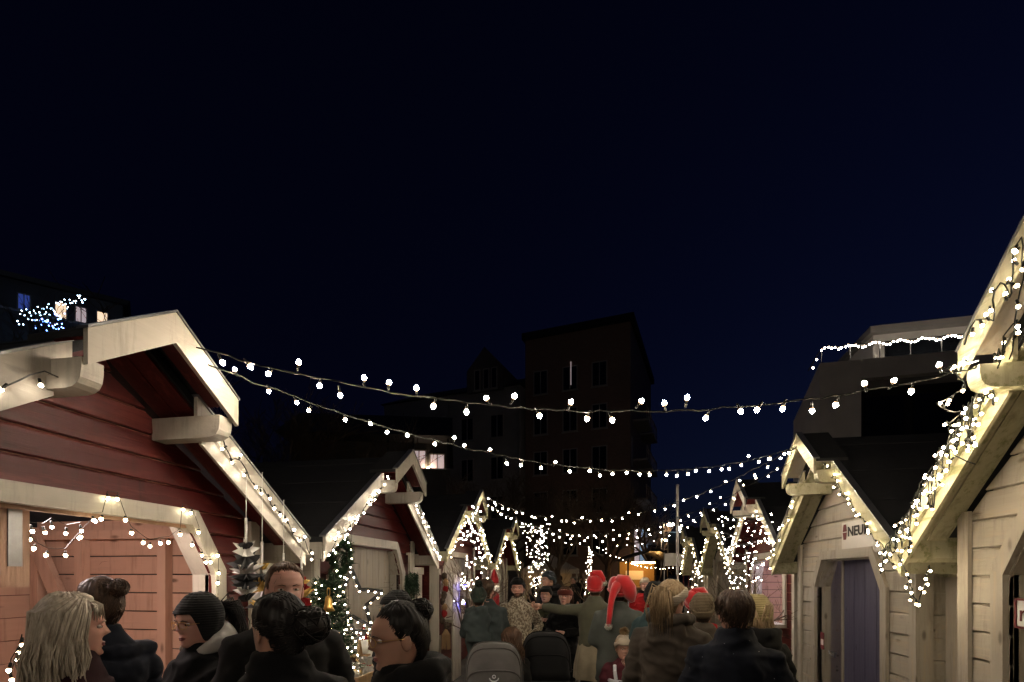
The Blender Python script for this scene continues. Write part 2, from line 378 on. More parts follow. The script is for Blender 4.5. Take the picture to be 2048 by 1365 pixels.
# ------------------------------------------------------------------ market huts
HUTS = {}
def hut(key, side, yc, aw, H, SL, run, label, wall='red_board', trim='white_trim', pp=.14, kind='shutter', ot=2.05, ow=.82, ob=.95, hw=1.24, full=True, near=True, infill='cream_upright'):
    root = empty('market_hut', (side * aw, yc, 0), R(90) * side, label=label, cat='market hut', group='wooden market huts along the lane')
    HUTS[key] = (side, yc, aw, H, SL, run)
    za = H - .06; upright = trim if trim == 'mossy_trim' else 'white_trim_upright'
    wallup = 'white_trim_upright' if wall == 'red_board' else 'cream_upright'
    cx, cz = .2, .33
    def roofz(u): return za - SL * abs(u)
    def oph(z):
        if z <= ob or z >= ot: return 0
        if z < ot - cz: return ow
        return ow - cx * (z - (ot - cz)) / cz
    def lim(z): return max(.015, min(hw, (za - .11 - z) / SL))
    # front cladding, board by board
    z = .05
    while z < za - .16:
        z0, z1 = z, z + pp - .007
        a0, a1 = oph(z0 + .001), oph(z1 - .001)
        qs = []
        if a0 > 0 or a1 > 0:
            lo0, lo1 = (a0 if a0 > 0 else a1), (a1 if a1 > 0 else a0)
            for s in (-1, 1): qs.append([(s * lo0, z0), (s * lim(z0), z0), (s * lim(z1), z1), (s * lo1, z1)])
        else: qs.append([(-lim(z0), z0), (lim(z0), z0), (lim(z1), z1), (-lim(z1), z1)])
        for q in qs:
            j = random.uniform(-.002, .002); zt_ = z1 - .018
            def at(k, v): return (q[k][0], v, q[k][1])
            # lapped board: proud, rounded lower lip, thinner top
            vs = []
            for k0, k1 in ((0, 3), (1, 2)):
                b0 = Vector((q[k0][0], 0, q[k0][1])); t0 = Vector((q[k1][0], 0, q[k1][1]))
                vs += [b0, b0 + Vector((0, .018 + j, 0)), b0 + Vector((0, .024 + j, .006)), t0 + Vector((0, .017 + j, -.012)), t0 + Vector((0, .009, 0)), t0]
            fs = [(0, 1, 2, 3, 4, 5), (11, 10, 9, 8, 7, 6)] + [(i, i + 6, (i + 1) % 6 + 6, (i + 1) % 6) for i in range(6)]
            mb = MB().add(vs, fs); mb.build('plank', wall, root)
        z += pp
    # backing so that no light leaks between the boards
    bk = MB()
    for s in (-1, 1):
        bk.prism([(s * ow, .02), (s * hw, .02), (s * hw, za - .14 - SL * hw), (s * ow, za - .14 - SL * ow)] if True else [], -.03, -.002)
    bk.prism([(-ow, ot - .02), (ow, ot - .02), (ow, za - .14 - SL * ow), (0, za - .14), (-ow, za - .14 - SL * ow)], -.03, -.002)
    if ob > .1: bk.box((-ow, -.03, .02), (ow, -.002, ob))
    bk.build('wall_lining', 'raw_board' if kind == 'open' else wall, root)
    # side walls
    for s in (-1, 1):
        if near:
            zz = .05
            while zz < za - SL * hw - .16:
                MB().box((s * hw, -1.98, zz), (s * (hw + .022), .0, zz + .182)).build('side_plank', 'red_board' if wall == 'red_board' else 'cream_board', root)
                zz += .19
            MB().box((s * (hw - .03), -1.98, .02), (s * (hw - .002), -.035, za - SL * hw - .10)).build('side_lining', 'dark_panel' if kind == 'open' else wall, root)
        else:
            MB().box((s * (hw - .03), -1.98, .02), (s * (hw + .02), -.035, za - SL * hw - .10)).build('side_wall', wall, root)
        MB().box((s * (hw - .055), .026, .0), (s * (hw + .045), .052, za - SL * hw - .07)).build('corner_board', wallup, root)
        MB().box((s * (hw + .024), -.08, .0), (s * (hw + .046), .025, za - SL * hw - .10)).build('corner_return', wallup, root)
    MB().prism([(-hw, .02), (hw, .02), (hw, za - .14 - SL * hw), (0, za - .14), (-hw, za - .14 - SL * hw)], -2.02, -1.99).build('back_wall', wall, root)
    MB().box((-hw, -1.98, .0), (hw, -.04, .045)).build('floor', 'raw_board', root)
    # roof slabs, felt on top, boarded under the overhang
    for s in (-1, 1):
        def strip(u0, u1, o0, o1, v0, v1, lift=0):
            return MB().prism([(s * u0, za + lift - SL * u0 + o0), (s * u1, za + lift - SL * u1 + o0), (s * u1, za + lift - SL * u1 + o1), (s * u0, za + lift - SL * u0 + o1)], v0, v1)
        strip(.0, run, 0, -.05, -2.25, .30).build('roof_slope', 'roof_felt', root)
        for k, (v0, v1) in enumerate(((.03, .155), (.160, .283))):
            strip(.03, run - .02, -.052, -.072, v0, v1).build('soffit_board', trim if wall != 'red_board' else 'red_board', root)
        strip(.36, run + .01, .004, -.125, .302, .326).build('barge_board', trim, root)
        strip(.42, run - .005, -.108, -.225, .282, .3015).build('barge_board', trim, root)
        for q in (.10, .52, .94, 1.34):
            if near and q + .05 < run: strip(q, q + .05, .0005, .006, -2.24, .268).build('felt_lap', 'roof_felt', root)
        strip(.36, run + .015, .006, .020, .27, .336).build('roof_edging', 'galvanised', root)
        strip(run - .03, run, -.051, -.20, -2.2, .28).build('eave_board', trim, root)
        # raised hood over the ridge
        strip(.0, .45, .0, -.03, .20, .50, .062).build('hood_slope', 'roof_felt', root)
        strip(.02, .44, -.031, -.045, .328, .495, .062).build('hood_soffit', wall, root)
        strip(.0, .455, .004, -.155, .502, .526, .062).build('hood_board', trim, root)
        strip(.0, .46, .006, .018, .47, .534, .062).build('hood_edging', 'galvanised', root)
        zt_ = za + .062 - SL * .40 - .05; zl = za - SL * .45 - .056; zt_ = zl
        prof = [(.02, zt_), (.485, zt_), (.485, zt_ - .045), (.478, zt_ - .085), (.462, zt_ - .11), (.435, zt_ - .125), (.40, zt_ - .13), (.02, zt_ - .13)]
        MB().prism(prof, s * .35, s * .45, 'yz').build('purlin', upright if trim == 'mossy_trim' else 'white_trim', root)
    # frame round the hatch
    t = .10
    inn = [(-ow, ob), (-ow, ot - cz), (-ow + cx, ot), (ow - cx, ot), (ow, ot - cz), (ow, ob)]
    out = [(-ow - t, ob), (-ow - t, ot - cz + .035), (-ow + cx - .045, ot + t), (ow - cx + .045, ot + t), (ow + t, ot - cz + .035), (ow + t, ob)]
    for k in range(5):
        mt = 'white_trim' if k == 2 else 'white_trim_upright'
        if wall == 'cream_board': mt = 'cream_board' if k == 2 else 'cream_upright'
        nm = 'frame_header' if k == 2 else 'frame_post'
        a, b_, c_, d = inn[k], inn[k + 1], out[k + 1], out[k]
        MB().prism([a, b_, c_, d], .026, .058).build(nm, mt, root)
        # reveal: a board on edge, running back into the hut
        nx, nz = (b_[1] - a[1]), -(b_[0] - a[0]); ln = math.hypot(nx, nz); nx, nz = -nx / ln * .018, -nz / ln * .018
        MB().prism([a, b_, (b_[0] + nx, b_[1] + nz), (a[0] + nx, a[1] + nz)], -.13, .0255).build('reveal_board', mt, root)
    if ob > .1:
        MB().box((-ow - t, .027, ob - .06), (ow + t, .20, ob - .005)).build('counter', 'white_trim', root)
    if kind == 'shutter':
        u = -ow + .12; k = 0
        while u < ow - .02:
            u1 = min(u + .165, ow); zt2 = min(ot, ot - cz + (ow - abs((u + u1) / 2)) / cx * cz) + .02
            MB().box((u, -.105 - .003 * (k % 2), max(ob, .04) - .02), (u1 - .006, -.08, zt2)).build('shutter_board', infill, root)
            u = u1; k += 1
    if kind == 'door':
        u = -ow + .02; k = 0
        while u < ow - .30:
            u1 = u + .235; zt2 = ot + .02
            MB().box((u, -.19 - .003 * (k % 2), .05), (min(u1, ow - .25) - .007, -.155, zt2)).build('door_board', 'door_board', root)
            u = u1; k += 1
        MB().box((ow - .262, -.21, .05), (ow - .235, -.15, ot + .02)).build('door_edge', 'cream_upright', root)
        MB().box((-ow, -1.0, .02), (ow, -.98, ot)).build('dark_backdrop', 'dark_panel', root)  # dark sheet stands in for the unlit inside of the hut
    if kind == 'open':
        zz = .10
        while zz < 1.9:
            MB().box((-hw + .03, -1.985, zz), (hw - .03, -1.965 - random.uniform(0, .003), zz + .176)).build('lining_board', 'raw_board', root); zz += .182
        for s in (-1, 1):
            zz = .10
            while zz < za - SL * hw - .16:
                MB().box((s * (hw - .052 - random.uniform(0, .003)), -1.96, zz), (s * (hw - .033), -.05, zz + .138)).build('lining_board', 'raw_long', root); zz += .148
            for v in (-1.94, -1.50, -.72, -.20): MB().box((s * (hw - .058), v, .1), (s * (hw - .125), v + .075, za - SL * hw - .20)).build('stud', 'raw_upright', root)
            MB().box((s * (hw - .058), -1.95, za - SL * hw - .197), (s * (hw - .13), -.14, za - SL * hw - .125)).build('top_plate', 'raw_long', root)
        for u in (-.35, .12): MB().box((u, -1.963, .1), (u + .10, -1.90, 1.88)).build('stud', 'raw_upright', root)
        MB().box((-hw + .06, -1.962, 1.885), (hw - .06, -1.88, 1.985)).build('top_plate', 'raw_board', root)
    return root

hut('L1', -1, 2.26, 2.70, 3.08, .66, 1.52, 'dark red market hut with a pink lit open hatch beside the grey-haired woman', kind='open', pp=.14)
hut('L2', -1, 5.56, 2.68, 3.17, .68, 1.55, 'red market hut with a wired star and wreath hung on its cream shutters', pp=.14)
hut('L3', -1, 9.25, 2.72, 3.32, .72, 1.55, 'red market hut behind the bulb-wrapped shrub and the blue lamp', pp=.14, trim='mossy_trim', infill='white_trim_upright')
hut('L4', -1, 12.7, 2.65, 3.21, .72, 1.55, 'red market hut with the bulb-wrapped funnel-shaped tree before it', pp=.14, near=False, trim='mossy_trim')
hut('R1', 1, 2.74, 2.50, 3.40, .95, 1.40, 'cream market hut carrying a heavy curtain of tangled bulbs on its gable', wall='cream_board', trim='mossy_trim', pp=.185, hw=1.18)
hut('R2', 1, 6.04, 2.68, 3.29, .84, 1.55, 'cream market hut with a plank door tinted like violet light and a lettered white sign', wall='cream_board', trim='mossy_trim', pp=.19, kind='door', ot=1.90, ow=.74, ob=.0)
hut('R3', 1, 9.3, 2.88, 3.38, .84, 1.55, 'red market hut with a cool violet lit hatch past the violet door hut', pp=.14, kind='open', ot=2.0)
hut('R4', 1, 12.6, 2.97, 3.30, .84, 1.55, 'cream market hut past the hut with the violet lit hatch', wall='cream_board', trim='mossy_trim', pp=.19, near=False)
hut('R5', 1, 15.9, 3.0, 3.2, .8, 1.55, 'cream market hut at the far end beside the grey flagpole', wall='cream_board', trim='mossy_trim', pp=.19, near=False)

# upright boards that close the gaps between neighbouring huts
def gap_panel(side, X, y0, y1, ztop, mat, label):
    r = empty('gap_panel', (side * X, y0, 0), label=label, cat='panel')
    n = max(2, int(round((y1 - y0) / .2))); st = (y1 - y0) / n
    for k in range(n): MB().box((side * .03 * (k % 2), k * st + .004, 0), (side * (.03 * (k % 2) + .022), (k + 1) * st - .004, ztop)).build('board', mat, r)
    MB().box((-side * .03, 0, ztop + .003), (-side * .003 + side * .03, y1 - y0, ztop + .12)).build('rail', 'white_trim' if mat == 'white_trim_upright' else 'mossy_trim', r)
gap_panel(1, 2.82, 3.96, 4.76, 1.70, 'cream_upright', 'pale upright boards closing the gap before the violet door hut')
gap_panel(-1, 2.92, 3.52, 4.26, 1.72, 'white_trim_upright', 'pale upright boards closing the gap behind the hanging paper trees')
gap_panel(-1, 2.92, 6.86, 7.95, 1.72, 'white_trim_upright', 'pale upright boards closing the gap past the star shutters')

# inside the open huts: light tubes, diagonal brace and post
def tube_lamp(loc, mat, ln, label):
    r = empty('ceiling_lamp', loc, label=label, cat='lamp')
    MB().tube([(0, -ln / 2, 0), (0, ln / 2, 0)], .018, 8).build('tube', mat, r)
    MB().box((-.03, -ln / 2 - .03, .022), (.03, ln / 2 + .03, .06)).build('holder', 'grey_metal', r)
tube_lamp((-3.0, 2.1, 2.13), 'tube_pink', .9, 'pink tinted light tube inside the dark red hut')
tube_lamp((3.3, 9.2, 2.2), 'tube_violet', .8, 'cool violet light tube inside the far red hut')
tube_lamp((2.98, 5.75, 2.30), 'tube_violet', .12, 'small dim violet lamp above the violet plank door')
r = empty('hatch_prop', (-2.80, .0, 0), label='raw wooden post with steel strap inside the pink lit hut', cat='post')
a = PX(12, 1010, -2.82); b2 = PX(55, 1165, -2.82)
MB().box((-.06, a.y - .10, 1.66), (.03, a.y + .065, 2.10)).build('post', 'raw_upright', r)
MB().box((.031, a.y - .03, 1.76), (.036, a.y + .03, 2.09)).build('steel_strap', 'galvanised', r)
r = empty('diagonal_brace', (0, 3.36, 0), label='raw diagonal timber brace inside the pink lit hut', cat='brace')
q0 = PY(62, 1062, 3.36); q1 = PY(128, 1215, 3.36)
d = (q1 - q0).normalized(); nn = Vector((-d.z, 0, d.x)) * .055
MB().prism([(p.x, p.z) for p in (q0 + nn, q1 + d * .6 + nn, q1 + d * .6 - nn, q0 - nn)], -.03, .02).build('timber', 'raw_upright', r)

# lettered sign on the violet door hut
sx = 2.68 - .03
def on_right(px, py): return PX(px, py, sx)
a, b2 = on_right(1686, 1070), on_right(1758, 1055)
r = empty('shop_sign', (sx, 0, 0), label='white sign board with dark lettering above the violet plank door', cat='sign')
MB().box((-.012, b2.y - .05, 1.94), (.0, a.y, 2.29)).build('board', 'sign_board', r)
tm = text_mesh('NEUM', .145, .002, .003); o = link('lettering', tm, 'ink', r); o.rotation_euler = (R(90), 0, R(-90)); o.scale = (1.15, 1, 1); o.location = (-.0155, a.y - .14, 2.135)
ch = MB().prism([(-.5, .0), (-.3, .46), (.3, .46), (.5, .0)], 0, .003, 'yz').build('emblem_half', 'ink_red', r)
ch.scale = (1, .09, .17); ch.location = (-.0165, a.y - .075, 2.19)
o2 = ch.copy(); COL.objects.link(o2); o2.parent = r; o2.scale = (1, .09, -.17); o2.location = (-.0165, a.y - .075, 2.18)
# door hardware and a small red card
r = empty('padlock_hasp', (0, 0, 0), label='grey padlock hasp on the violet door frame', cat='hasp')
p = PX(1668, 1306, 2.68 - .062); MB().box((p.x - .012, p.y - .07, p.z - .012), (p.x, p.y + .05, p.z + .012)).box((p.x - .03, p.y - .075, p.z - .045), (p.x - .012, p.y - .035, p.z + .01)).build('hasp_plate', 'galvanised', r)
MB().tube([(p.x - .02, p.y - .02, p.z - .04), (p.x - .05, p.y - .01, p.z - .01), (p.x - .05, p.y + .01, p.z + .02), (p.x - .013, p.y + .02, p.z + .015)], .006, 6).build('shackle', 'galvanised', r)
p = PX(1645, 1282, 2.68 - .032)
r = empty('notice_card', p, label='small red notice card pinned beside the violet door', cat='notice')
MB().box((-.004, -.05, -.10), (.0, .05, .10)).build('card', 'ink_red', r); MB().box((-.006, -.035, -.05), (-.0042, .035, .02)).build('print', 'paper_white', r)
p = PX(2052, 1228, 2.50 - .07)
r = empty('plaque', p, label='framed cream plaque with red lettering on the curtain-lit hut', cat='plaque')
MB().box((-.01, -.16, -.075), (.0, .05, .075)).build('panel', 'paper_white', r)
for q in (((-.016, -.17, .075), (.0, .06, .088)), ((-.016, -.17, -.088), (.0, .06, -.075)), ((-.016, .05, -.075), (.0, .063, .075))): MB().box(*q).build('frame', 'ink_red', r)
o = link('lettering', text_mesh('ro', .14), 'ink_red', r); o.rotation_euler = (R(90), 0, R(-90)); o.location = (-.012, .035, -.045)
# ------------------------------------------------------------------ buildings behind
def building(name, loc, rz, label): return empty(name, loc, rz, label=label, cat='building')
def window(parent, x, z, w, h, y=0, glass='window_glass', bars=True, frame='window_frame'):
    """window in a wall facing local -y: frame, pane, sill"""
    f = MB()
    for (a, b_) in (((x, y - .06, z), (x + .08, y + .02, z + h)), ((x + w - .08, y - .06, z), (x + w, y + .02, z + h)), ((x + .081, y - .06, z), (x + w - .081, y + .02, z + .08)), ((x + .081, y - .06, z + h - .08), (x + w - .081, y + .02, z + h))): f.box(a, b_)
    if bars: f.box((x + w / 2 - .03, y - .05, z + .081), (x + w / 2 + .03, y + .02, z + h - .081))
    fo = f.build('window', frame, parent)
    MB().box((x + .06, y - .025, z + .06), (x + w - .06, y + .0, z + h - .06)).build('pane', glass, fo)
    MB().box((x - .05, y - .14, z - .07), (x + w + .05, y + .02, z - .003)).build('sill', frame, fo)
    return fo
# tall brown block closing the lane, its right side turned to the lane
B = building('brick_block', (2.2, 38, 0), R(-12), 'tall dark brown brick block closing the lane behind the bare trees')
MB().box((-8.3, 0, 0), (0, 13, 20.5)).build('wall', 'brick_far', B)
MB().box((-8.5, -.3, 20.5), (.3, 13.3, 21.0)).build('roof', 'roof_slate', B)
for k, x in enumerate((-7.6, -5.2, -2.9)):
    for z in (3.2, 6.4, 9.6, 12.8, 16.0):
        window(B, x, z, 1.2, 1.9)
wv = MB().box((-4.53, -.09, 16.4), (-4.49, -.07, 18.2)).build('curtain_gap', 'window_pink', B)
for k, z in enumerate((4.4, 7.4, 10.4, 13.4)):   # lane side: balconies with pale uprights
    for y in (1.2, 5.2):
        p = MB().box((.0, y, z), (1.1, y + 3.2, z + .16)).build('balcony', 'window_frame', B)
        for q in (.05, 1.05, 2.1, 3.1): MB().box((1.0, y + q, z + .161), (1.06, y + q + .06, z + 1.1)).build('rail_post', 'window_frame', p)
        MB().box((.98, y, z + 1.1), (1.08, y + 3.2, z + 1.17)).build('hand_rail', 'window_frame', p)
MB().box((.02, .3, 9.9), (.06, 1.0, 12.1)).build('stair_window_frame', 'window_frame', B)
for k, (y0, y1, mt) in enumerate(((2.0, 4.2, 'window_pink'), (5.0, 7.0, 'window_cool'), (7.6, 9.6, 'window_cool'))):
    MB().box((.02, y0, 2.6), (.07, y1, 5.6)).build('shop_window', mt, B)
MB().box((.0, .15, 2.2), (.05, 1.7, 4.6)).build('sodium_tint_panel', 'ochre_render', B)  # ochre colour put in for the sodium light on this wall
C_ = building('grey_block', (2.2 - 8.5 * math.cos(R(12)), 38 + 8.5 * math.sin(R(12)), 0), R(-12), 'long dull grey rendered block with a gabled dormer behind the bare trees')
MB().box((-13, -.6, 0), (0, 12, 16.8)).build('wall', 'grey_render', C_)
MB().prism([(-.9, 16.8), (12.2, 16.8), (6, 20)], -13.2, .1, 'yz').build('roof', 'roof_slate', C_)
MB().prism([(-4.6, 16.6), (-1.4, 16.6), (-1.4, 18.4), (-3.0, 20.2), (-4.6, 18.4)], -.9, 3.5).build('dormer', 'dark_render', C_)
for x in (-12.2, -9.9, -7.6, -5.3, -2.6):
    for z in (3.0, 6.2, 9.4, 12.8): window(C_, x, z, 1.2, 1.9, -.6)
for x in (-3.9, -3.1, -2.4): window(C_, x, 16.7, .55, 1.7, -.92, bars=False)
MB().tube([(-6.4, -.72, 0), (-6.4, -.72, 16.6)], .06, 8).build('downpipe', 'grey_metal', C_)
MB().tube([(-.15, -.72, 0), (-.15, -.72, 16.6)], .06, 8).build('downpipe', 'grey_metal', C_)
# house with a lit balcony behind the star hut
p = P(702, 1150, 26)
D = building('balcony_house', (p.x - 4.6, p.y + 1.0, 0), R(16), 'dark house with a pinkish lit glazed balcony beyond the star hut roof')
MB().box((0, 0, 0), (9, 8, 7.7)).build('wall', 'dark_render', D)
MB().prism([(-.4, 9.6), (8.4, 9.6), (4, 12)], -.3, 9.3, 'yz').build('roof', 'roof_slate', D)
MB().box((0, 1.4, 7.701), (9, 8, 9.6)).build('upper_wall', 'dark_render', D)
window(D, 6.9, 7.9, .9, 1.3, 1.39, 'window_pink')
window(D, 7.95, 7.9, .95, 1.1, 1.39, 'window_pink')
MB().ball((7.9, 1.2, 8.1), .06).build('balcony_lamp', 'lamp_street', D)
MB().box((5.6, -.2, 7.70), (9.2, 1.35, 7.78)).build('balcony_floor', 'grey_render', D)
for x in (5.7, 7.1, 9.05): MB().box((x, -.15, 7.781), (x + .1, -.05, 9.5)).build('balcony_post', 'dark_panel', D)
MB().box((4.0, -.03, 7.2), (4.7, -.001, 7.7)).build('vent_box', 'grey_render', D)
for x in (1.0, 3.0, 5.4): window(D, x, 4.2, 1.2, 1.5)
# hillside house with lit windows
p = P(140, 610, 36)
E_ = building('hillside_house', (p.x - 3, p.y, 11.5), R(44), 'hillside house with lit windows and blue fairy lights behind dark trees')
MB().box((-4, 0, -1), (5, 6, 11.4)).build('wall', 'dark_render', E_)
MB().prism([(-.3, 11.4), (6.3, 11.4), (3, 13.2)], -4.3, 5.3, 'yz').build('roof', 'roof_slate', E_)
for k, (x, mt) in enumerate(((-1.0, 'window_blue'), (1.0, 'window_warm'), (2.15, 'window_pink'), (3.4, 'window_warm'))):
    window(E_, x, 9.3, .75, 1.25, glass=mt, bars=k % 2 == 0)
MB().box((-4, -1.3, 8.7), (5, 0, 8.85)).build('balcony_floor', 'grey_render', E_)
# white apartments right, roof terrace with fairy lights
F = building('white_apartments', (8.0, 20.2, 0), R(-4), 'pale modern apartment block with sloped roof edge and roof terrace lights')
MB().prism([(0, 0), (0, 9.55), (3.2, 8.35), (3.2, 0)], 0, 1.35, 'yz').build('corner_wall', 'white_render', F)
MB().prism([(3.25, 0), (3.25, 8.33), (4.2, 7.98), (4.2, 0)], .35, 9, 'yz').build('rear_wall', 'white_render', F)
MB().box((1.352, -.02, 8.85), (12, .3, 9.55)).build('top_band', 'white_render', F)
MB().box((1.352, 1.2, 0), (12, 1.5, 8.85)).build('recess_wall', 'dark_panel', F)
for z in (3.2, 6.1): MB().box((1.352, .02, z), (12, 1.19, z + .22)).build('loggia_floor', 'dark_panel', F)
for k in range(6): MB().box((1.9 + 1.6 * k, 1.12, 6.4), (3.2 + 1.6 * k, 1.19, 8.5)).build('glass_door', 'window_glass', F)
MB().box((2.6, 2.2, 9.58), (12, 7, 11.3)).build('penthouse', 'white_render', F)
MB().box((2.4, 1.9, 11.3), (12, 7.2, 11.55)).build('penthouse_roof', 'grey_render', F)
MB().box((3.0, 2.15, 9.7), (6.4, 2.19, 11.0)).build('penthouse_window', 'window_glass', F)
MB().box((1.36, 1.55, 0), (12, 7, 9.575)).build('core', 'grey_render', F)
MB().box((.4, .31, 9.40), (12, 1.1, 9.575)).build('terrace', 'grey_render', F)
MB().box((-.012, 1.0, 5.6), (-.001, 2.3, 7.0)).build('side_window', 'window_glass', F)
rl = MB()
for k in range(13): rl.tube([(.1 + k * .95, .15, 9.55), (.1 + k * .95, .15, 10.15)], .018, 5)
rl.tube([(.1, .15, 10.15), (11.6, .15, 10.15)], .022, 5).tube([(.1, .15, 10.15), (.1, 1.6, 9.9)], .022, 5); rl.build('terrace_railing', 'black_metal', F)

# ------------------------------------------------------------------ bulbs and fairy lights
def bulb_mesh(name, mat, r, neck=.024):
    mb = MB(); n = 8
    mb.lathe([(.004, 0), (.0065, -.002), (.0065, -neck), (.005, -neck - .001)], 6, mi=1)
    z0 = -neck
    mb.lathe([(r * .45, z0), (r * .85, z0 - r * .55), (r, z0 - r * 1.15), (r * .8, z0 - r * 1.8), (r * .35, z0 - r * 2.25), (.0008, z0 - r * 2.45)], n, mi=0)
    key = '%s_%.4f' % (mat, r); src = MATS[mat].node_tree.nodes['Principled BSDF'].inputs
    if key not in MATS: emit_bulb(key, tuple(src['Emission Color'].default_value)[:3], src['Emission Strength'].default_value, r, neck)
    me = mb.mesh(name, True); me.materials.append(MATS[key]); me.materials.append(MATS['cable_green']); return me
BM = {'warm': bulb_mesh('bulb', 'bulb_warm', .0085), 'white': bulb_mesh('bulb', 'bulb_white', .0082), 'big': bulb_mesh('bulb', 'bulb_big', .0128, .034),
      'yellow': bulb_mesh('bulb', 'bulb_yellow', .0085), 'drop': bulb_mesh('bulb', 'bulb_drop', .0095, .012), 'small': bulb_mesh('bulb', 'bulb_warm', .0065, .010), 'blue': bulb_mesh('bulb', 'bulb_blue', .04, .03),
      'ice': bulb_mesh('bulb', 'bulb_ice', .032, .03), 'mid': bulb_mesh('bulb', 'bulb_big', .0105, .026), 'far': bulb_mesh('bulb', 'bulb_warm', .010, .02), 'roof': bulb_mesh('bulb', 'bulb_white', .03, .02)}
def resample(pts, step):
    pts = [Vector(p) for p in pts]; out = [pts[0].copy()]; acc = 0
    for a, b_ in zip(pts, pts[1:]):
        L = (b_ - a).length; d = step - acc
        while d <= L: out.append(a.lerp(b_, d / L)); d += step
        acc = (acc + L) % step if L > 0 else acc
        acc = L - (d - step)
    out.append(pts[-1].copy()); return out
def lights(label, pts, spacing, kind='warm', up=.15, tilt=.5, cable=.0035, wig=.012, group=None, offs=None, extra=()):
    """one string of lights: a cable and every bulb on it"""
    base = Vector(pts[0]); r = empty('string_lights', base, label=label, cat='string lights', group=group or 'strings of lights over the lane')
    sp = resample(pts, min(.06, spacing / 2)); rr = []
    for k, p in enumerate(sp): rr.append(p - base + Vector((random.uniform(-1, 1), random.uniform(-1, 1), random.uniform(-1, 1))) * wig * .5)
    MB().tube(rr, cable, 4).build('cable', 'cable_green', r)
    n = 0
    for p in resample(pts, spacing)[1:-1]:
        p = p + Vector((random.uniform(-1, 1), random.uniform(-1, 1), random.uniform(-.6, .6))) * spacing * .18
        put_bulb(r, p - base, kind, up, tilt); n += 1
    for p in extra: put_bulb(r, Vector(p) - base, kind, up, tilt)
    return r
def put_bulb(r, loc, kind, up=.1, tilt=.5):
    o = bpy.data.objects.new('bulb', BM[kind]); COL.objects.link(o); o.parent = r; o.location = loc
    f = math.pi if random.random() < up else 0
    o.rotation_euler = (f + random.uniform(-tilt, tilt), random.uniform(-tilt, tilt), random.uniform(0, 6.28))
def catenary(a, b_, sag, n=40):
    a, b_ = Vector(a), Vector(b_); return [a.lerp(b_, t / n) + Vector((0, 0, -sag * 4 * (t / n) * (1 - t / n))) for t in range(n + 1)]
# over the lane
A0 = PX(395, 695, -2.16); A1 = PX(1955, 735, 2.0)
lights('large-bulbed string from the dark red hut across to the curtain-lit hut', catenary(A0, A1, .29), .135, 'big', .30, .6, .0045, .014)
lights('string from the dark red hut gable down to the violet door hut', catenary(PX(412, 728, -2.18), (2.14, 6.0, 3.14), .42), .15, 'mid', .15, .5, .005, .014)
lights('upper doubled string between the violet door hut and the blue lamp hut', catenary((2.14, 6.05, 3.14), (-2.18, 9.25, 3.22), .62), .17, 'mid', .15, .5, .005, .02)
lights('lower doubled string between the violet door hut and the blue lamp hut', catenary((2.14, 6.1, 3.02), (-2.18, 9.3, 3.12), .74), .15, 'warm', .15, .5, .004, .02)
lights('string from the blue lamp hut to the violet lit hut', catenary((-2.18, 9.4, 3.1), (2.33, 9.3, 3.1), .72), .20, 'mid', .15, .5, .004, .02)
lights('string between the two cream and red huts farthest along the lane', catenary((-2.1, 12.7, 3.1), (2.42, 12.6, 3.1), .70), .22, 'far', .15, .5, .004, .02)
lights('fine string running down from the thin lit column to the food stall', catenary(P(1185, 1088, 15), P(1345, 1135, 19), .25), .26, 'far', .1, .5, .004, .02)
lights('unseen string behind the viewer, added to light the crowd', catenary((-2.2, -1.4, 3.1), (2.1, -1.0, 3.2), .35), .17, 'big', .3, .6, .006, .014)  # out of view behind the camera, added to light the crowd
lights('second unseen string farther behind the viewer, added to light the crowd', catenary((-2.2, -4.4, 3.1), (2.1, -4.0, 3.2), .35), .17, 'big', .3, .6, .006, .014)  # another added string out of view, more light from the camera side
# along the gables: hut-local u along the lane -> world
def barge_pts(key, s, v=.36, u0=.42, u1=None, off=-.12, wave=.03):
    side, yc, aw, H, SL, run = HUTS[key]; u1 = u1 or run + .02
    out = []; n = 24
    for k in range(n + 1):
        u = u0 + (u1 - u0) * k / n; z = H - .06 - SL * u + off + wave * math.sin(k * 1.3) + random.uniform(-.01, .01)
        out.append((side * (aw - v), yc + (s * u), z))
    return out
GB = 'strings of lights along the hut gables'
for key, nm, sp, kd in (('L1', 'dark red hut', (.13, .085), 'white'), ('L2', 'star hut', (.068, .07), 'white'), ('L3', 'blue lamp hut', (.085, .085), 'yellow'),
                        ('L4', 'funnel tree hut', (.10, .10), 'yellow'), ('R2', 'violet door hut', (.085, .10), 'yellow'), ('R3', 'violet lit hut', (.085, .085), 'yellow'),
                        ('R4', 'cream hut by violet hatch', (.10, .10), 'yellow'), ('R5', 'cream hut by the flagpole', (.10, .10), 'yellow')):
    for sgn, wh, k in ((-1, 'side away from the brick block', 0), (1, 'brick block side', 1)):
        lights('string on the %s gable slope, %s' % (nm, wh), barge_pts(key, sgn, u0=.22 if key in ('L1', 'L2', 'R2') and sgn < 0 else .42), sp[k], kd, .25, .9, group=GB)
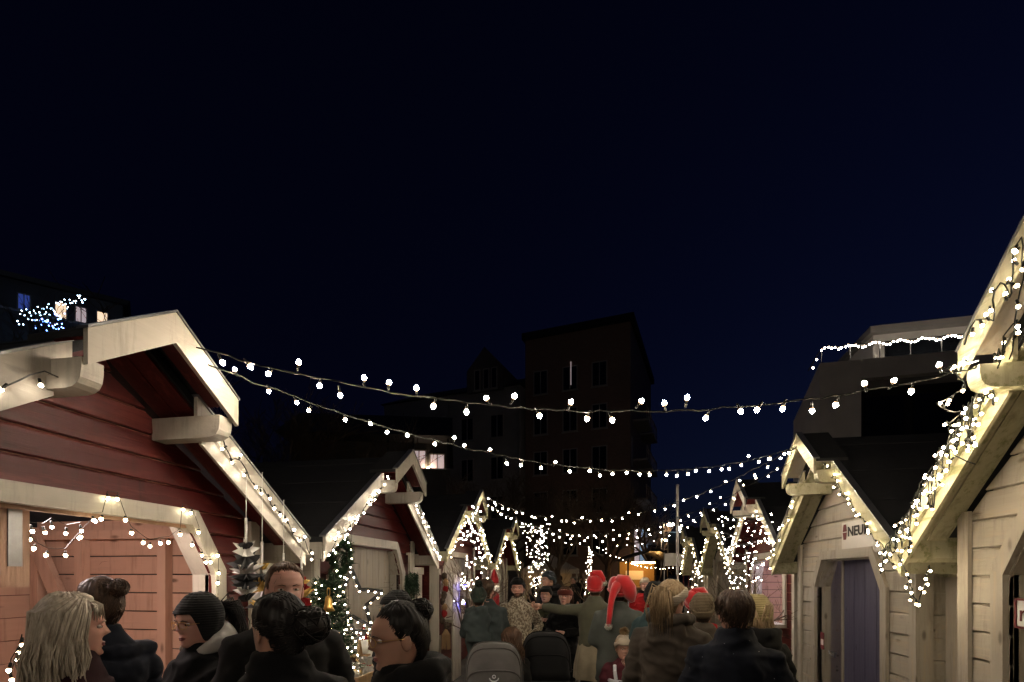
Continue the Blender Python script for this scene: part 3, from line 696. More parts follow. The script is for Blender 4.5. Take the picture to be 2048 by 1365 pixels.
# tangled light curtain on the near right hut: loops hanging off the slope
random.seed(21)
side_, yc_, aw_, H_, SL_, run_ = HUTS['R1']
pts = []
for k in range(30):
    u = .30 + (run_ - .26) * k / 29; zt_ = H_ - .06 - SL_ * u
    dr = random.uniform(.12, .42) * (1.0 if k < 24 else .6)
    y = yc_ + u; x = aw_ - .37
    pts += [(x, y, zt_ - .02), (x - .04, y + random.uniform(-.05, .05), zt_ - dr * .5), (x - .02, y + random.uniform(-.03, .07), zt_ - dr), (x, y + .05, zt_ - dr * .45)]
GC = 'tangled light curtains on the near cream hut'
lights('tangled yellowish light curtain looping down the gable of the cream hut', pts, .15, 'yellow', .15, .8, .004, .012, group=GC)
X1 = aw_ - .56
pts = [PX(random.uniform(1872, 1965), 735 + k * 13 + random.uniform(-12, 12), X1 + .03) for k in range(14)]
lights('bunched string hanging off the gable hood of the curtain-lit hut', [PX(1960, 722, X1)] + pts + [PX(1950, 930, X1 + .1)], .12, 'yellow', .2, .9, .004, .012, group=GC)
lights('string climbing to the ridge of the curtain-lit hut', [PX(a_, b_, X1 - .02) for a_, b_ in ((1930, 690), (1950, 640), (1990, 640), (1985, 590), (2005, 560), (2020, 600), (2030, 500), (2044, 470), (2046, 560), (2030, 640), (2020, 720))], .085, 'warm', .3, .9, .004, .012, group=GC)
lights('short drooping end of string where the two cream hut gables meet', [PX(a_, b_, 2.2) for a_, b_ in ((1796, 1110), (1815, 1150), (1825, 1190), (1836, 1205), (1846, 1180), (1858, 1130))], .05, 'yellow', .1, .4, .004, .006, group=GC)
# drop lights on the hatch of the red hut
def pxs(lst, X): return [PX(a, b_, X) for a, b_ in lst]
h1 = [(185, 1032), (205, 1030), (215, 988), (235, 990), (250, 1032), (262, 1058), (288, 1078), (300, 1085), (320, 1080), (338, 1078), (360, 1062), (365, 1012), (384, 1020), (398, 1058), (385, 1083), (403, 1104), (410, 1118), (420, 1118), (437, 1105), (437, 1140), (436, 1160), (436, 1195)]
def lights_at(label, lst, X, kind, group):
    ps = pxs(lst, X) if X is not None else lst; base = ps[0]
    r = empty('string_lights', base, label=label, cat='string lights', group=group)
    MB().tube([p - base + Vector((0, 0, .014)) for p in ps], .0018, 4).build('cable', 'cable_green', r)
    for p in ps: put_bulb(r, p - base, kind, 0, .3)
lights_at('pearl drop lights zigzagging over the pale hatch frame of the dark red hut', h1, -2.70 + .085, 'drop', 'drop lights on the dark red hut')
h2 = [(12, 1026), (28, 1040), (48, 1032), (60, 1050), (85, 1053), (102, 1042), (132, 1055), (160, 1050), (162, 1065), (195, 1032)]
lights_at('pearl drop lights strung under the hatch header inside the pink lit hut', h2, -2.70 - .16, 'white', 'drop lights on the dark red hut')
h3 = [(60, 1070), (70, 1089), (95, 1102), (130, 1103), (162, 1066)]
lights_at('short loop of pearl drop lights by the raw post in the pink lit hut', h3, -2.70 - .12, 'drop', 'drop lights on the dark red hut')
lights_at('small lights standing on the counter edge of the pink lit hut', [(20, 1345), (22, 1325), (34, 1305), (42, 1290), (44, 1275), (20, 1360)], -2.5, 'warm', 'drop lights on the dark red hut')
# blue fairy lights at the hillside house, roof terrace lights
hp = []
for k in range(52):
    t = k / 51; hp.append(P(36 + 135 * t, 636 - 42 * t + 14 * math.sin(k * 1.9) * (1 - t) + random.uniform(-9, 9), 33))
lights_at('icy blue fairy lights along the balcony of the hillside house', hp, None, 'ice', 'blue lights at the hillside house')
hp = [P(70 + random.uniform(-5, 60), 625 + random.uniform(0, 35), 33) for k in range(34)]
lights_at('deep blue fairy lights over the shrubs under the hillside house', hp, None, 'blue', 'blue lights at the hillside house')
tp = [F.matrix_basis @ Vector((.1 + .11 * k, .1, 10.15 + .05 * math.sin(k * .9) + random.uniform(-.03, .03))) for k in range(105)]
lights_at('fine white fairy lights along the apartment roof terrace railing', [F.matrix_basis @ Vector((.05, .9, 9.8)), F.matrix_basis @ Vector((.05, .5, 9.95))] + tp, None, 'roof', 'lights on the roof terrace')
# ------------------------------------------------------------------ trees
def branch(mb, p, d, L, r, depth, ends, spread=.55, n=3, min_r=.0025, up=.12, sides=5):
    pts = [p.copy()]; rr = [r]; q = p.copy(); dd = d.copy(); k = 4
    for i in range(k):
        dd = (dd + Vector((random.gauss(0, .16), random.gauss(0, .16), random.gauss(0, .10) + up * .3))).normalized()
        q = q + dd * (L / k); pts.append(q.copy()); rr.append(max(min_r, r * (1 - .45 * (i + 1) / k)))
    mb.tube(pts, rr, sides if depth > 1 else 3, cap=False)
    if depth == 0: ends.append(q); return
    m = n + (1 if random.random() < .4 else 0)
    for i in range(m):
        t = random.uniform(.35, 1.0); a = pts[min(k, max(1, int(t * k)))]
        ax = Vector((random.gauss(0, 1), random.gauss(0, 1), random.gauss(0, .6))).normalized()
        nd = (dd + ax * spread * random.uniform(.7, 1.5) + Vector((0, 0, up))).normalized()
        branch(mb, a, nd, L * random.uniform(.58, .82), rr[-1] * random.uniform(.6, .9), depth - 1, ends, spread, n, min_r, up, sides)
def bare_tree(loc, h, label, depth=5, group='bare winter trees', spread=.6, r=None, n=3, seed=1, min_r=.004, tilt=(0, 0)):
    random.seed(seed)
    root = empty('bare_tree', loc, label=label, cat='tree', group=group)
    tr = MB(); r = r or h * .018; th = h * .28
    top = Vector((tilt[0] * th, tilt[1] * th, th))
    tr.tube([(0, 0, -.1), (top.x * .5 + random.uniform(-.05, .05), top.y * .5, th * .5), tuple(top)], [r * 1.35, r * 1.05, r * .85], 8)
    tr.build('trunk', 'bark', root)
    mb = MB(); ends = []
    for k in range(4):
        a = k * 1.57 + random.uniform(-.5, .5)
        branch(mb, top * random.uniform(.8, 1.0), Vector((math.cos(a) * .55, math.sin(a) * .55, .85)).normalized(), h * .27, r * .6, depth - 1, ends, spread, n, min_r)
    mb.build('crown', 'twig', root)
    return root, [Vector(loc) + e for e in ends]
for k, (px, w, h, sd, lab) in enumerate(((905, 21, 7.6, 3, 'leaning bare tree with dense twigs before the grey block'), (1010, 23, 8.4, 4, 'tall bare tree with a broad twig crown behind the blue lamp hut'),
                                    (1115, 20, 7.2, 5, 'rounded bare tree above the party tent'), (1215, 22, 7.6, 6, 'bare tree with drooping twigs before the brick block'), (1300, 30, 9.5, 8, 'slim bare tree by the lane side balconies'))):
    p = P(px, 1150, w); bare_tree((p.x, p.y, 0), h, lab, depth=6 if k < 4 else 5, seed=sd, spread=.75, min_r=.006)
for k, (px, w, h, sd, lab) in enumerate(((60, 27, 13, 11, 'black bare tree at the foot of the hillside house'), (165, 25, 14, 12, 'tall black bare tree crossing the lit hillside windows'), (228, 28, 15, 13, 'black bare tree between the hillside house and the dark red hut'),
                                    (520, 24, 15, 14, 'tall dark bare tree above the dark red hut roof'), (690, 26, 14, 15, 'tall dark bare tree beside the balcony house'))):
    p = P(px, 1150, w); bare_tree((p.x, p.y, 5 if px < 300 else 0), h, lab, depth=5, seed=sd, spread=.5, r=.22, group='dark trees on the left', min_r=.012)
# trees wrapped with bulbs
def lit_tree(loc, h, label, nb, funnel, seed, kind='warm', kz=.0, spread=.5):
    root, ends = bare_tree(loc, h, label, depth=4, group='small trees wrapped with bulbs', spread=spread, r=.035, n=3, seed=seed, min_r=.003)
    random.seed(seed + 100); random.shuffle(ends)
    pts = []
    for k in range(nb):
        t = k / nb; zz = loc[2] + h * (.40 + .62 * random.random() ** .8); rad = funnel * (.25 + .75 * (zz - loc[2] - h * .4) / (h * .62)) if kz == 0 else funnel * (1.05 - .8 * (zz - loc[2] - h * .4) / (h * .62))
        a = random.uniform(0, 6.28); rr_ = rad * math.sqrt(random.uniform(.15, 1))
        pts.append(Vector((loc[0] + rr_ * math.cos(a), loc[1] + rr_ * math.sin(a), zz)))
    pts.sort(key=lambda p: p.z + random.uniform(-.12, .12))
    r = empty('string_lights', pts[0], label='dense bulbs wound through the ' + label, cat='string lights', group='bulbs wound through the small trees')
    MB().tube([p - pts[0] for p in pts], .0025, 3).build('cable', 'cable_green', r)
    for p in pts: put_bulb(r, p - pts[0], kind, .3, 1.2)
p = P(948, 1100, 7.8); lit_tree((p.x, p.y, 0), 2.75, 'upright shrub before the blue lamp hut', 115, .36, 31, 'white', 1)
p = P(1074, 1100, 12.2); lit_tree((p.x, p.y, 0), 2.9, 'funnel-shaped tree beside the man in the speckled jumper', 120, .42, 32, 'warm', 0)
p = P(1180, 1100, 15.5); lit_tree((p.x, p.y, 0), 2.55, 'thin column tree beyond the pointing woman', 60, .20, 33, 'warm', 1)
p = P(1490, 1090, 7.9); lit_tree((p.x, p.y, 0), 2.6, 'spreading shrub before the violet lit hut', 140, .50, 34, 'white', 0)
p = P(1400, 1120, 14.5); lit_tree((p.x, p.y, 0), 2.2, 'low shrub by the far cream huts', 70, .40, 35, 'far', 1)

# evergreen pieces: sprays of needles
def spray(mb, a, d, L, n, ln, wd=.006):
    d = d.normalized(); s1 = d.orthogonal().normalized(); s2 = d.cross(s1)
    for k in range(n):
        t = random.random(); c = a + d * L * t; an = random.uniform(0, 6.28)
        nd = (d * .7 + (s1 * math.cos(an) + s2 * math.sin(an)) * random.uniform(.6, 1.1)).normalized()
        sd_ = nd.cross(Vector((random.gauss(0, 1), random.gauss(0, 1), random.gauss(0, 1)))).normalized() * wd
        e = c + nd * ln * random.uniform(.6, 1.2)
        mb.add([c - sd_, c + sd_, e], [(0, 1, 2)])
random.seed(50)
pt = PX(655, 1340, -2.25); base = Vector((pt.x, pt.y, 0))
r = empty('christmas_tree', base, label='dark green christmas tree with small white bulbs beside the wired star', cat='tree')
MB().tube([(0, 0, 0), (0, 0, 1.72)], [.03, .008], 8).build('trunk', 'bark', r)
MB().lathe([(.0, 0), (.15, 0), (.17, .22), (.16, .22), (.0, .21)], 16).build('pot', 'crate_board', r)
mb = MB(); tips = []
for k in range(150):
    z = .28 + 1.40 * (k / 150) ** .9; a = k * 2.4; L = .40 * (1 - (z - .2) / 1.7) + .05
    d = Vector((math.cos(a), math.sin(a), .12 - .1 * random.random())); p0 = Vector((0, 0, z))
    spray(mb, p0, d, L, 70, .055, .005); tips.append(p0 + d * L * .97)
mb.build('foliage', 'needle', r)
tips = [t + base for k, t in enumerate(tips) if k % 2 == 0]; tips.sort(key=lambda p: p.z)
lights_at('small bulbs on the christmas tree beside the wired star', tips, None, 'small', 'lights on the star hut front')
# garland wreath on the star hut
c0 = PX(678, 1113, -2.52)
r = empty('garland_wreath', c0, label='green fir wreath with bulbs hanging at the star hut eave', cat='wreath')
mb = MB(); wp = []
for k in range(26):
    a = 2 * math.pi * k / 26; p = Vector((0, .16 * math.cos(a), .19 * math.sin(a))); d = Vector((random.gauss(0, .35), -math.sin(a), math.cos(a)))
    [spray(mb, p + Vector((random.gauss(0, .02), random.gauss(0, .02), random.gauss(0, .02))), d + Vector((random.gauss(0, .4), random.gauss(0, .4), random.gauss(0, .4))), .09, 60, .055, .0045) for q_ in range(3)]; wp.append(c0 + p + Vector((.05, 0, 0)))
mb.build('fir', 'needle', r)
MB().tube([(0, .16 * math.cos(2 * math.pi * k / 24), .19 * math.sin(2 * math.pi * k / 24)) for k in range(25)], .012, 6).build('ring', 'bark', r)
lights_at('bulbs round the green fir wreath', wp[::2], None, 'small', 'lights on the star hut front')
# five-pointed wired star
def wired_star(px, py, w, Rr, label, llabel):
    c0 = P(px, py, w); r = empty('wired_star', c0, R(24), label=label, cat='star', group='wired stars before the star hut'); Mz = Matrix.Rotation(R(24), 3, 'Z')
    sp_ = [Vector((-q * math.cos(a), 0, q * math.sin(a))) for a, q in [(math.pi / 2 + k * math.pi / 5, Rr if k % 2 == 0 else Rr * .45) for k in range(10)]]
    for k in range(10):
        a, b_ = sp_[k], sp_[(k + 1) % 10]; d = (b_ - a).normalized(); nn = Vector((-d.z, 0, d.x)) * .017
        MB().prism([(p.x, p.z) for p in (a + nn, b_ + nn, b_ - nn, a - nn)], 0 if k % 2 else .002, .035).build('frame_bar', 'black_plastic', r)
    MB().tube([(0, .018, Rr), (0, .018, Rr + .5)], .002, 4).build('hanging_wire', 'black_plastic', r)
    lp = [c0 + Mz @ (sp_[k].lerp(sp_[(k + 1) % 10], t) + Vector((random.uniform(-.012, .012), -.02, random.uniform(-.012, .012)))) for k in range(10) for t in (0, .33, .66)]
    lights_at(llabel, lp, None, 'small', 'lights on the star hut front')
wired_star(703, 1203, 4.7, .30, 'large black five-pointed star frame edged with bulbs before cream shutters', 'bulbs along the edge of the large black star frame')
wired_star(697, 1276, 4.55, .17, 'small black star frame edged with bulbs below the large star', 'bulbs along the edge of the small black star frame')
# gold bell and its loop
c0 = PX(657, 1215, -2.12)
r = empty('gold_bell', c0, label='gold bell hanging in the christmas tree', cat='bell')
MB().lathe([(.003, .09), (.02, .085), (.028, .05), (.034, .0), (.05, -.03), (.047, -.03), (.03, .0), (.003, .07)], 16).build('bell', 'gold', r, smooth=True)
MB().ball((0, 0, -.035), .012).build('clapper', 'gold', r)
MB().tube([(0, .02 * math.sin(a), .12 + .035 * math.cos(a)) for a in [k * .55 for k in range(12)]], .004, 5).build('loop', 'gold', r)
# crate of wrapped gifts
cb = PX(712, 1345, -2.02); r = empty('gift_crate', (cb.x, cb.y, 0), label='wooden crate on legs holding gifts before the star hut', cat='crate')
zc = cb.z
for q in (((-.18, -.30, zc - .13), (-.16, .30, zc + .02)), ((.16, -.30, zc - .13), (.18, .30, zc + .02)), ((-.16, -.30, zc - .13), (.16, -.28, zc + .02)), ((-.16, .28, zc - .13), (.16, .30, zc + .02))): MB().box(*q).build('side_board', 'crate_board', r)
MB().box((-.16, -.28, zc - .13), (.16, .28, zc - .11)).build('bottom_board', 'crate_board', r)
for sx_ in (-.15, .12):
    for sy_ in (-.27, .24): MB().box((sx_, sy_, 0), (sx_ + .03, sy_ + .03, zc - .131)).build('leg', 'crate_board', r)
random.seed(60)
for k in range(6):
    bx, by = cb.x + random.uniform(-.09, .12), cb.y - .22 + .088 * k
    g = empty('gift_bag', (bx, by, zc - .108), label='cellophane gift bag tied with %s ribbon round %s contents in the crate' % (('gold', 'red')[k % 2], ('brown', 'white', 'golden')[k % 3]), cat='bag', group='cellophane gift bags in the crate')
    mb = MB(); hh = random.uniform(.17, .24)
    prof = [(.045, 0), (.05, .03), (.047, hh * .55), (.018, hh * .72), (.035, hh * .9), (.05, hh)]
    mb.rings([[(rr_ * (1 + .22 * math.sin(5 * a + k) * (1 if z > .1 else .3)) * math.cos(a), rr_ * (1 + .22 * math.sin(4 * a + 1)) * math.sin(a), z) for a in [2 * math.pi * j / 18 for j in range(18)]] for rr_, z in prof], cap=False)
    mb.build('wrap', 'cellophane', g, smooth=False); MB().lathe([(.02, hh * .70), (.022, hh * .72), (.02, hh * .74)], 10).build('ribbon', 'red_felt' if k % 2 else 'gold', g)
    MB().box((-.028, -.028, .004), (.028, .028, .09)).build('contents', ('crate_board', 'paper_white', 'gold')[k % 3], g)
# wooden fir cut-out and gnome with red cap
q = PX(719, 1292, -2.15); r = empty('wooden_fir_cutout', (q.x, q.y, zc - .108), label='small flat wooden fir tree cut-out in the gift crate', cat='ornament')
hh = q.z - zc + .108 + .06
MB().prism([(-.09, .02), (-.03, hh * .45), (-.055, hh * .45), (0, hh), (.055, hh * .45), (.03, hh * .45), (.09, .02), (.02, .02), (.02, 0), (-.02, 0), (-.02, .02)], -.01, .01, 'yz').build('board', 'crate_board', r)
q = PX(727, 1275, -2.40); r = empty('gnome', (q.x, q.y, .92), label='white bearded gnome with a red pointed cap by the wired star', cat='gnome')
zb = q.z - .92
MB().lathe([(.0, 0), (.10, 0), (.115, zb * .5), (.07, zb - .02), (.0, zb)], 16).build('body', 'paper_white', r, smooth=True)
MB().lathe([(.06, zb - .05), (.066, zb - .03), (.05, zb + .02), (.024, zb + .07), (.004, zb + .12)], 16).build('cap', 'red_felt', r, smooth=True)
MB().ball((.085, 0, zb - .06), .018).build('nose', 'crate_board', r, smooth=True)
mb = MB()
for k in range(90):
    a = random.uniform(-.9, .9); s0 = Vector((.08 * math.cos(a), .08 * math.sin(a), zb - .07)); mb.tube([s0, s0 + Vector((.03, 0, -.08)), s0 + Vector((.025, 0, -.22 + .1 * abs(a)))], [.007, .006, .001], 3)
mb.build('beard', 'paper_white', r)
MB().box((q.x - .15, q.y - .2, .90), (q.x + .10, q.y + .2, .918)).build('display_shelf', 'crate_board', label='narrow wooden shelf below the wired star', cat='shelf')
MB().box((q.x - .02, q.y - .02, .0), (q.x + .02, q.y + .02, .899)).build('leg', 'crate_board', bpy.data.objects['display_shelf']) 
# fir sprigs hanging right of the star hut hatch, on a pale bracket
q = PX(822, 1165, -2.60); r = empty('fir_hanging', q, label='bunch of fir twigs hanging from a pale bracket past the star shutters', cat='fir bunch')
mb = MB()
for k in range(60): spray(mb, Vector((random.uniform(-.04, .05), random.uniform(-.17, .17), random.uniform(-.05, .17))), Vector((random.uniform(-.2, .3), random.uniform(-.5, .5), -1)), .20, 40, .05, .004)
mb.build('twigs', 'needle', r); MB().box((-.03, -.03, .0), (.0, .03, .38)).box((-.04, -.08, .38), (.02, .08, .41)).build('bracket', 'white_trim_upright', r)
# paper trees hanging from the eave of the dark red hut
def paper_tree(px, ytop, ystring, ybot, X, mats, wpx, label):
    a = PX(px, ystring, X); b_ = PX(px, ybot, X); t = PX(px, ytop, X); r = empty('paper_tree', b_, label=label, cat='ornament', group='hanging folded paper trees')
    H_ = a.z - b_.z
    MB().tube([(0, 0, H_), (.002, 0, (t.z - b_.z))], .0025, 4).build('string', 'paper_white', r)
    MB().tube([(0, 0, H_ - .02), (0, 0, H_ + .16)], .008, 6).build('tape', 'paper_white', r)
    wm = wpx / FPX * 3.6; n = 9
    for k in range(n):
        z = H_ * (1 - (k + .5 + random.uniform(-.25, .25)) / n); tx, ty = random.gauss(0, .28), random.gauss(0, .28); rad = wm / 2 * (.35 + .65 * math.sin(math.pi * (k + .7) / (n + .3))); rot = random.uniform(0, 6)
        mb = MB(); m_ = 14; ring = []
        for j in range(m_):
            q = rad * (1 if j % 2 else .42); an = rot + 2 * math.pi * j / m_; q *= random.uniform(.75, 1.1); ring.append((q * math.cos(an), q * math.sin(an), z + (.022 if j % 2 else -.012) + q * (tx * math.cos(an) + ty * math.sin(an))))
        vs = ring + [(0, 0, z + .035), (0, 0, z - .02)]
        mb.add(vs, [(j, (j + 1) % m_, m_) for j in range(m_)] + [((j + 1) % m_, j, m_ + 1) for j in range(m_)])
        mb.build('paper_layer', mats[k % len(mats)], r)
random.seed(70)
paper_tree(492, 960, 1085, 1205, -2.30, ('paper_black', 'paper_white', 'paper_black'), 66, 'black and white folded paper tree hanging from the dark red hut')
paper_tree(524, 945, 1130, 1235, -2.30, ('paper_yellow', 'paper_white', 'paper_black', 'paper_yellow'), 66, 'yellow and black folded paper tree hanging behind the facing woman')
paper_tree(567, 1000, 1150, 1240, -2.30, ('paper_white', 'red_felt'), 50, 'pale folded paper tree hidden behind the facing woman')
paper_tree(603, 1070, 1155, 1235, -2.30, ('red_felt', 'paper_yellow', 'red_felt'), 56, 'red folded paper tree hanging next to the christmas tree')
# post with hanging fox-brown wool ornaments past the star hut
q = PX(873, 1300, -2.20); r = empty('ornament_post', (q.x, q.y, 0), label='wooden post hung with brown woolly ornaments past the star hut', cat='post')
MB().box((-.05, -.05, 0), (.05, .05, 1.80)).build('post', 'white_trim_upright', r); MB().box((.05, -.03, .9), (.062, .04, 1.72)).build('strip', 'red_board', r)
random.seed(71)
for k in range(9):
    z = 1.70 - .085 * k; MB().ball((.10 + random.uniform(-.02, .04), .02 + random.uniform(-.04, .06), z), (.04, .04, .055), 8, 6, jit=.12).build('wool_ornament', ('bark', 'crate_board', 'red_felt', 'bark')[k % 4], r)
mb = MB()
for k in range(80):
    a = random.uniform(0, 6.28); mb.tube([(.12, .05, .98), (.12 + .05 * math.cos(a), .05 + .05 * math.sin(a), .9), (.12 + .06 * math.cos(a), .05 + .06 * math.sin(a), .70)], [.008, .01, .002], 3)
mb.build('tassel', 'crate_board', r)
# blue lamp column with a shaggy hanging garland
q = PX(914, 1245, -2.35); r = empty('lantern_column', (q.x, q.y, 0), label='pale plank column lit by a blue lamp under a shaggy garland', cat='column')
for k in range(3): MB().box((-.02, -.24 + .16 * k, 0), (.005, -.09 + .16 * k, 1.72)).build('board', 'white_trim_upright', r)
MB().box((-.10, -.24, 1.725), (.05, .24, 1.76)).build('cap', 'white_trim', r)
mb = MB()
for k in range(26): spray(mb, Vector((.07, random.uniform(-.10, .10), random.uniform(1.18, 1.62))), Vector((random.uniform(.1, .6), random.uniform(-.6, .6), -1)), .12, 50, .035, .003)
mb.build('garland', 'twig', r)
MB().ball((.10, .10, 1.52), .032).build('blue_bulb', 'lamp_blue', r, smooth=True); MB().ball((.08, .08, 1.24), .036).build('blue_bulb', 'lamp_blue', r, smooth=True)
MB().ball((.12, -.02, 1.60), .016).build('amber_bulb', 'bulb_yellow', r); MB().ball((.12, -.02, 1.27), .016).build('amber_bulb', 'bulb_yellow', r)
# pale post with a wooden santa beside the man in the jumper
q = PX(991, 1200, -1.75); r = empty('santa_figure', (q.x, q.y, 0), label='painted wooden santa in red fixed to a pale rounded post', cat='figure')
MB().box((-.04, .0, 0), (.04, .16, 1.60)).lathe([(.08, 1.601), (.085, 1.66), (.075, 1.73), (.03, 1.79), (.002, 1.80)], 14, (0, .08, 0)).build('post', 'white_trim_upright', r)
MB().lathe([(.0, .95), (.09, .95), (.10, 1.1), (.085, 1.38), (.05, 1.46), (.0, 1.47)], 14, (0, -.10, 0)).build('coat', 'red_felt', r, smooth=True)
MB().ball((0, -.10, 1.55), (.065, .065, .08)).build('face', 'raw_board', r, smooth=True)
MB().ball((.02, -.10, 1.49), (.07, .075, .075), jit=.06).build('beard', 'paper_white', r, smooth=True)
MB().lathe([(.078, 1.58), (.075, 1.64), (.05, 1.72), (.02, 1.80), (.002, 1.82)], 14, (0, -.10, 0)).build('cap', 'red_felt', r, smooth=True)
MB().lathe([(.0, 0), (.05, 0), (.06, .3), (.07, .95), (.0, .95)], 12, (0, -.10, 0)).build('trousers', 'ink_red', r, smooth=True)

# ------------------------------------------------------------------ the far lane end
p = P(1097, 1150, 26); r = empty('party_tent', (p.x, p.y, 0), YAW, label='small white pitched party tent glowing from within', cat='tent')
for x in (-1.3, 1.3):
    for y in (-1.3, 1.3): MB().tube([(x, y, 0), (x, y, 2.0)], .04, 8).build('leg', 'tent_white', r)
MB().add([(-1.4, -1.4, 2.0), (1.4, -1.4, 2.0), (1.4, 1.4, 2.0), (-1.4, 1.4, 2.0), (0, 0, 2.85)], [(0, 1, 4), (1, 2, 4), (2, 3, 4), (3, 0, 4)]).build('canopy', 'tent_white', r)
for q in (((-1.4, -1.41, 1.78), (1.4, -1.40, 2.0)), ((1.40, -1.4, 1.78), (1.41, 1.4, 2.0)), ((-1.41, -1.4, 1.78), (-1.40, 1.4, 2.0))): MB().box(*q).build('valance', 'tent_white', r)
MB().box((-1.38, 1.36, 0), (1.38, 1.38, 2.0)).build('back_sheet', 'tent_white', r)
MB().ball((0, .2, 1.95), .05).build('lamp', 'lamp_sodium', r)
def street_lamp(px, w, ytop, label, mat='lamp_street', sq=.28):
    p = P(px, 1150, w); zt_ = P(px, ytop, w).z; r = empty('street_lamp', (p.x, p.y, 0), label=label, cat='street lamp', group='street lamps at the lane end')
    MB().tube([(0, 0, 0), (0, 0, zt_)], [.07, .045], 8).build('pole', 'grey_metal', r)
    MB().tube([(0, 0, zt_ - .1), (.25, 0, zt_ + .1), (.4, 0, zt_ + .05)], .03, 6).build('arm', 'grey_metal', r)
    MB().lathe([(.02, .16), (sq * .6, .10), (sq, .02), (sq * .98, .0), (.0, .01)], 14, (.4, 0, zt_ - .1)).build('shade', 'window_frame', r)
    MB().lathe([(.0, .0), (sq * .8, .0), (sq * .6, -.08), (.0, -.10)], 12, (.4, 0, zt_ - .105)).build('lens', mat, r)
street_lamp(1327, 30, 1046, 'grey street lamp with a bright warm dish shade at the lane end')
street_lamp(1322, 34, 1077, 'lower street lamp with a warm shade above the food stall')
p = P(1352, 1150, 26); r = empty('lit_sign_frame', (p.x, p.y, 0), YAW, label='slim frame sign with a cold blue-white lamp on top at the lane end', cat='sign')
for x in (-.45, .35): MB().box((x, -.03, 0), (x + .05, .03, 3.9)).build('upright', 'window_frame', r)
MB().box((-.45, -.03, 3.901), (.40, .03, 3.96)).build('crossbar', 'window_frame', r); MB().box((-.45, -.03, 2.4), (.40, .02, 2.46)).build('lower_crossbar', 'window_frame', r)
MB().box((-.39, -.01, 2.465), (.34, .01, 3.89)).build('panel', 'dark_panel', r); MB().ball((.1, -.1, 4.1), .10).build('lamp', 'bulb_ice', r)
# food stall with orange lit counter, dark pitched awning, grill
p = P(1298, 1150, 21); r = empty('food_stall', (p.x, p.y, 0), YAW, label='orange lit food stall with dark pitched awning at the lane end', cat='stall')
MB().box((-.9, 0, 0), (.7, .7, 1.15)).build('counter', 'ochre_render', r); MB().box((-1.0, -.1, 1.151), (.8, .8, 1.2)).build('counter_top', 'raw_board', r)
MB().box((-.9, 1.7, 0), (.7, 1.75, 2.3)).build('back_wall', 'ochre_render', r)
for x in (-.95, .72):
    for y in (-.2, 1.6): MB().box((x, y, 0), (x + .06, y + .06, 2.35)).build('post', 'black_metal', r)
MB().prism([(-1.2, 2.35), (-.1, 2.75), (.3, 2.8), (1.0, 2.40), (1.0, 2.36), (.3, 2.70), (-.1, 2.66), (-1.2, 2.31)], -.5, 1.8).build('awning', 'black_plastic', r)
MB().box((-.6, 1.66, 1.5), (.2, 1.695, 1.9)).build('menu_board', 'sign_board', r)
MB().tube([(-.5, .9, 2.25), (.5, .9, 2.25)], .03, 8).build('light_tube', 'lamp_sodium', r)
p = P(1328, 1150, 19.5); r = empty('round_grill', (p.x, p.y, 0), label='black round barbecue grill with raised lid beside the food stall', cat='grill')
MB().lathe([(.0, .72), (.18, .74), (.27, .85), (.30, .98), (.28, .98), (.0, .97)], 16).build('bowl', 'black_metal', r, smooth=True); MB().lathe([(.29, 1.0), (.29, 1.15), (.2, 1.45), (.1, 1.75), (.09, 1.95), (.0, 1.95)], 16).build('lid', 'black_metal', r, smooth=True)
for k in range(3): MB().tube([(.15 * math.cos(k * 2.1), .15 * math.sin(k * 2.1), .8), (.3 * math.cos(k * 2.1), .3 * math.sin(k * 2.1), 0)], .018, 6).build('leg', 'black_metal', r)
p = P(1361, 1150, 17.5); r = empty('banner', (p.x, p.y, 0), YAW, label='plain pale cloth banner stretched between two poles at the lane end', cat='banner')
for x in (-.56, .54): MB().tube([(x, .03, 0), (x, .03, 2.5)], .02, 6).build('pole', 'grey_metal', r)
mb = MB(); n = 14
mb.add([(-.54 + 1.06 * i / n, .012 * math.sin(i * 1.3), z + .02 * math.sin(i * .5)) for z in (2.02, 2.46) for i in range(n + 1)], [(i, i + 1, n + 2 + i, n + 1 + i) for i in range(n)]); mb.build('cloth', 'tent_white', r, smooth=True)
p = P(1305, 1150, 15.5); r = empty('crowd_barrier', (p.x, p.y, 0), YAW, label='steel crowd barrier with upright bars before the food stall', cat='barrier')
MB().tube([(-.75, 0, 1.1), (.75, 0, 1.1)], .02, 6).tube([(-.75, 0, .2), (.75, 0, .2)], .02, 6).tube([(-.75, 0, 0), (-.75, 0, 1.1)], .02, 6).tube([(.75, 0, 0), (.75, 0, 1.1)], .02, 6).build('frame', 'galvanised', r)
for k in range(12): MB().tube([(-.64 + .116 * k, 0, .2), (-.64 + .116 * k, 0, 1.1)], .008, 5).build('bar', 'galvanised', r)
p = P(1355, 1150, 9.6); r = empty('flagpole', (p.x, p.y, 0), label='plain grey wooden pole standing upright before the far huts', cat='pole')
MB().tube([(0, 0, 0), (0, 0, 3.42)], [.032, .026], 10).build('pole', 'grey_upright', r); MB().lathe([(.03, 3.421), (.03, 3.45), (.0, 3.46)], 10).build('pole_cap', 'grey_metal', r)
p = P(1386, 1150, 17); r = empty('lit_obelisk', (p.x, p.y, 0), YAW, label='narrow lattice obelisk edged with bulbs beside the banner', cat='obelisk')
for x in (-.28, .28):
    for y in (-.28, .28): MB().tube([(x, y, 0), (x * .7, y * .7, 3.4)], .02, 5).build('upright', 'red_board', r)
for k in range(7): MB().box((-.26 + .01 * k, -.29 + .012 * k, .4 + .45 * k), (.26 - .01 * k, -.26 + .012 * k, .44 + .45 * k)).build('rung', 'red_board', r)
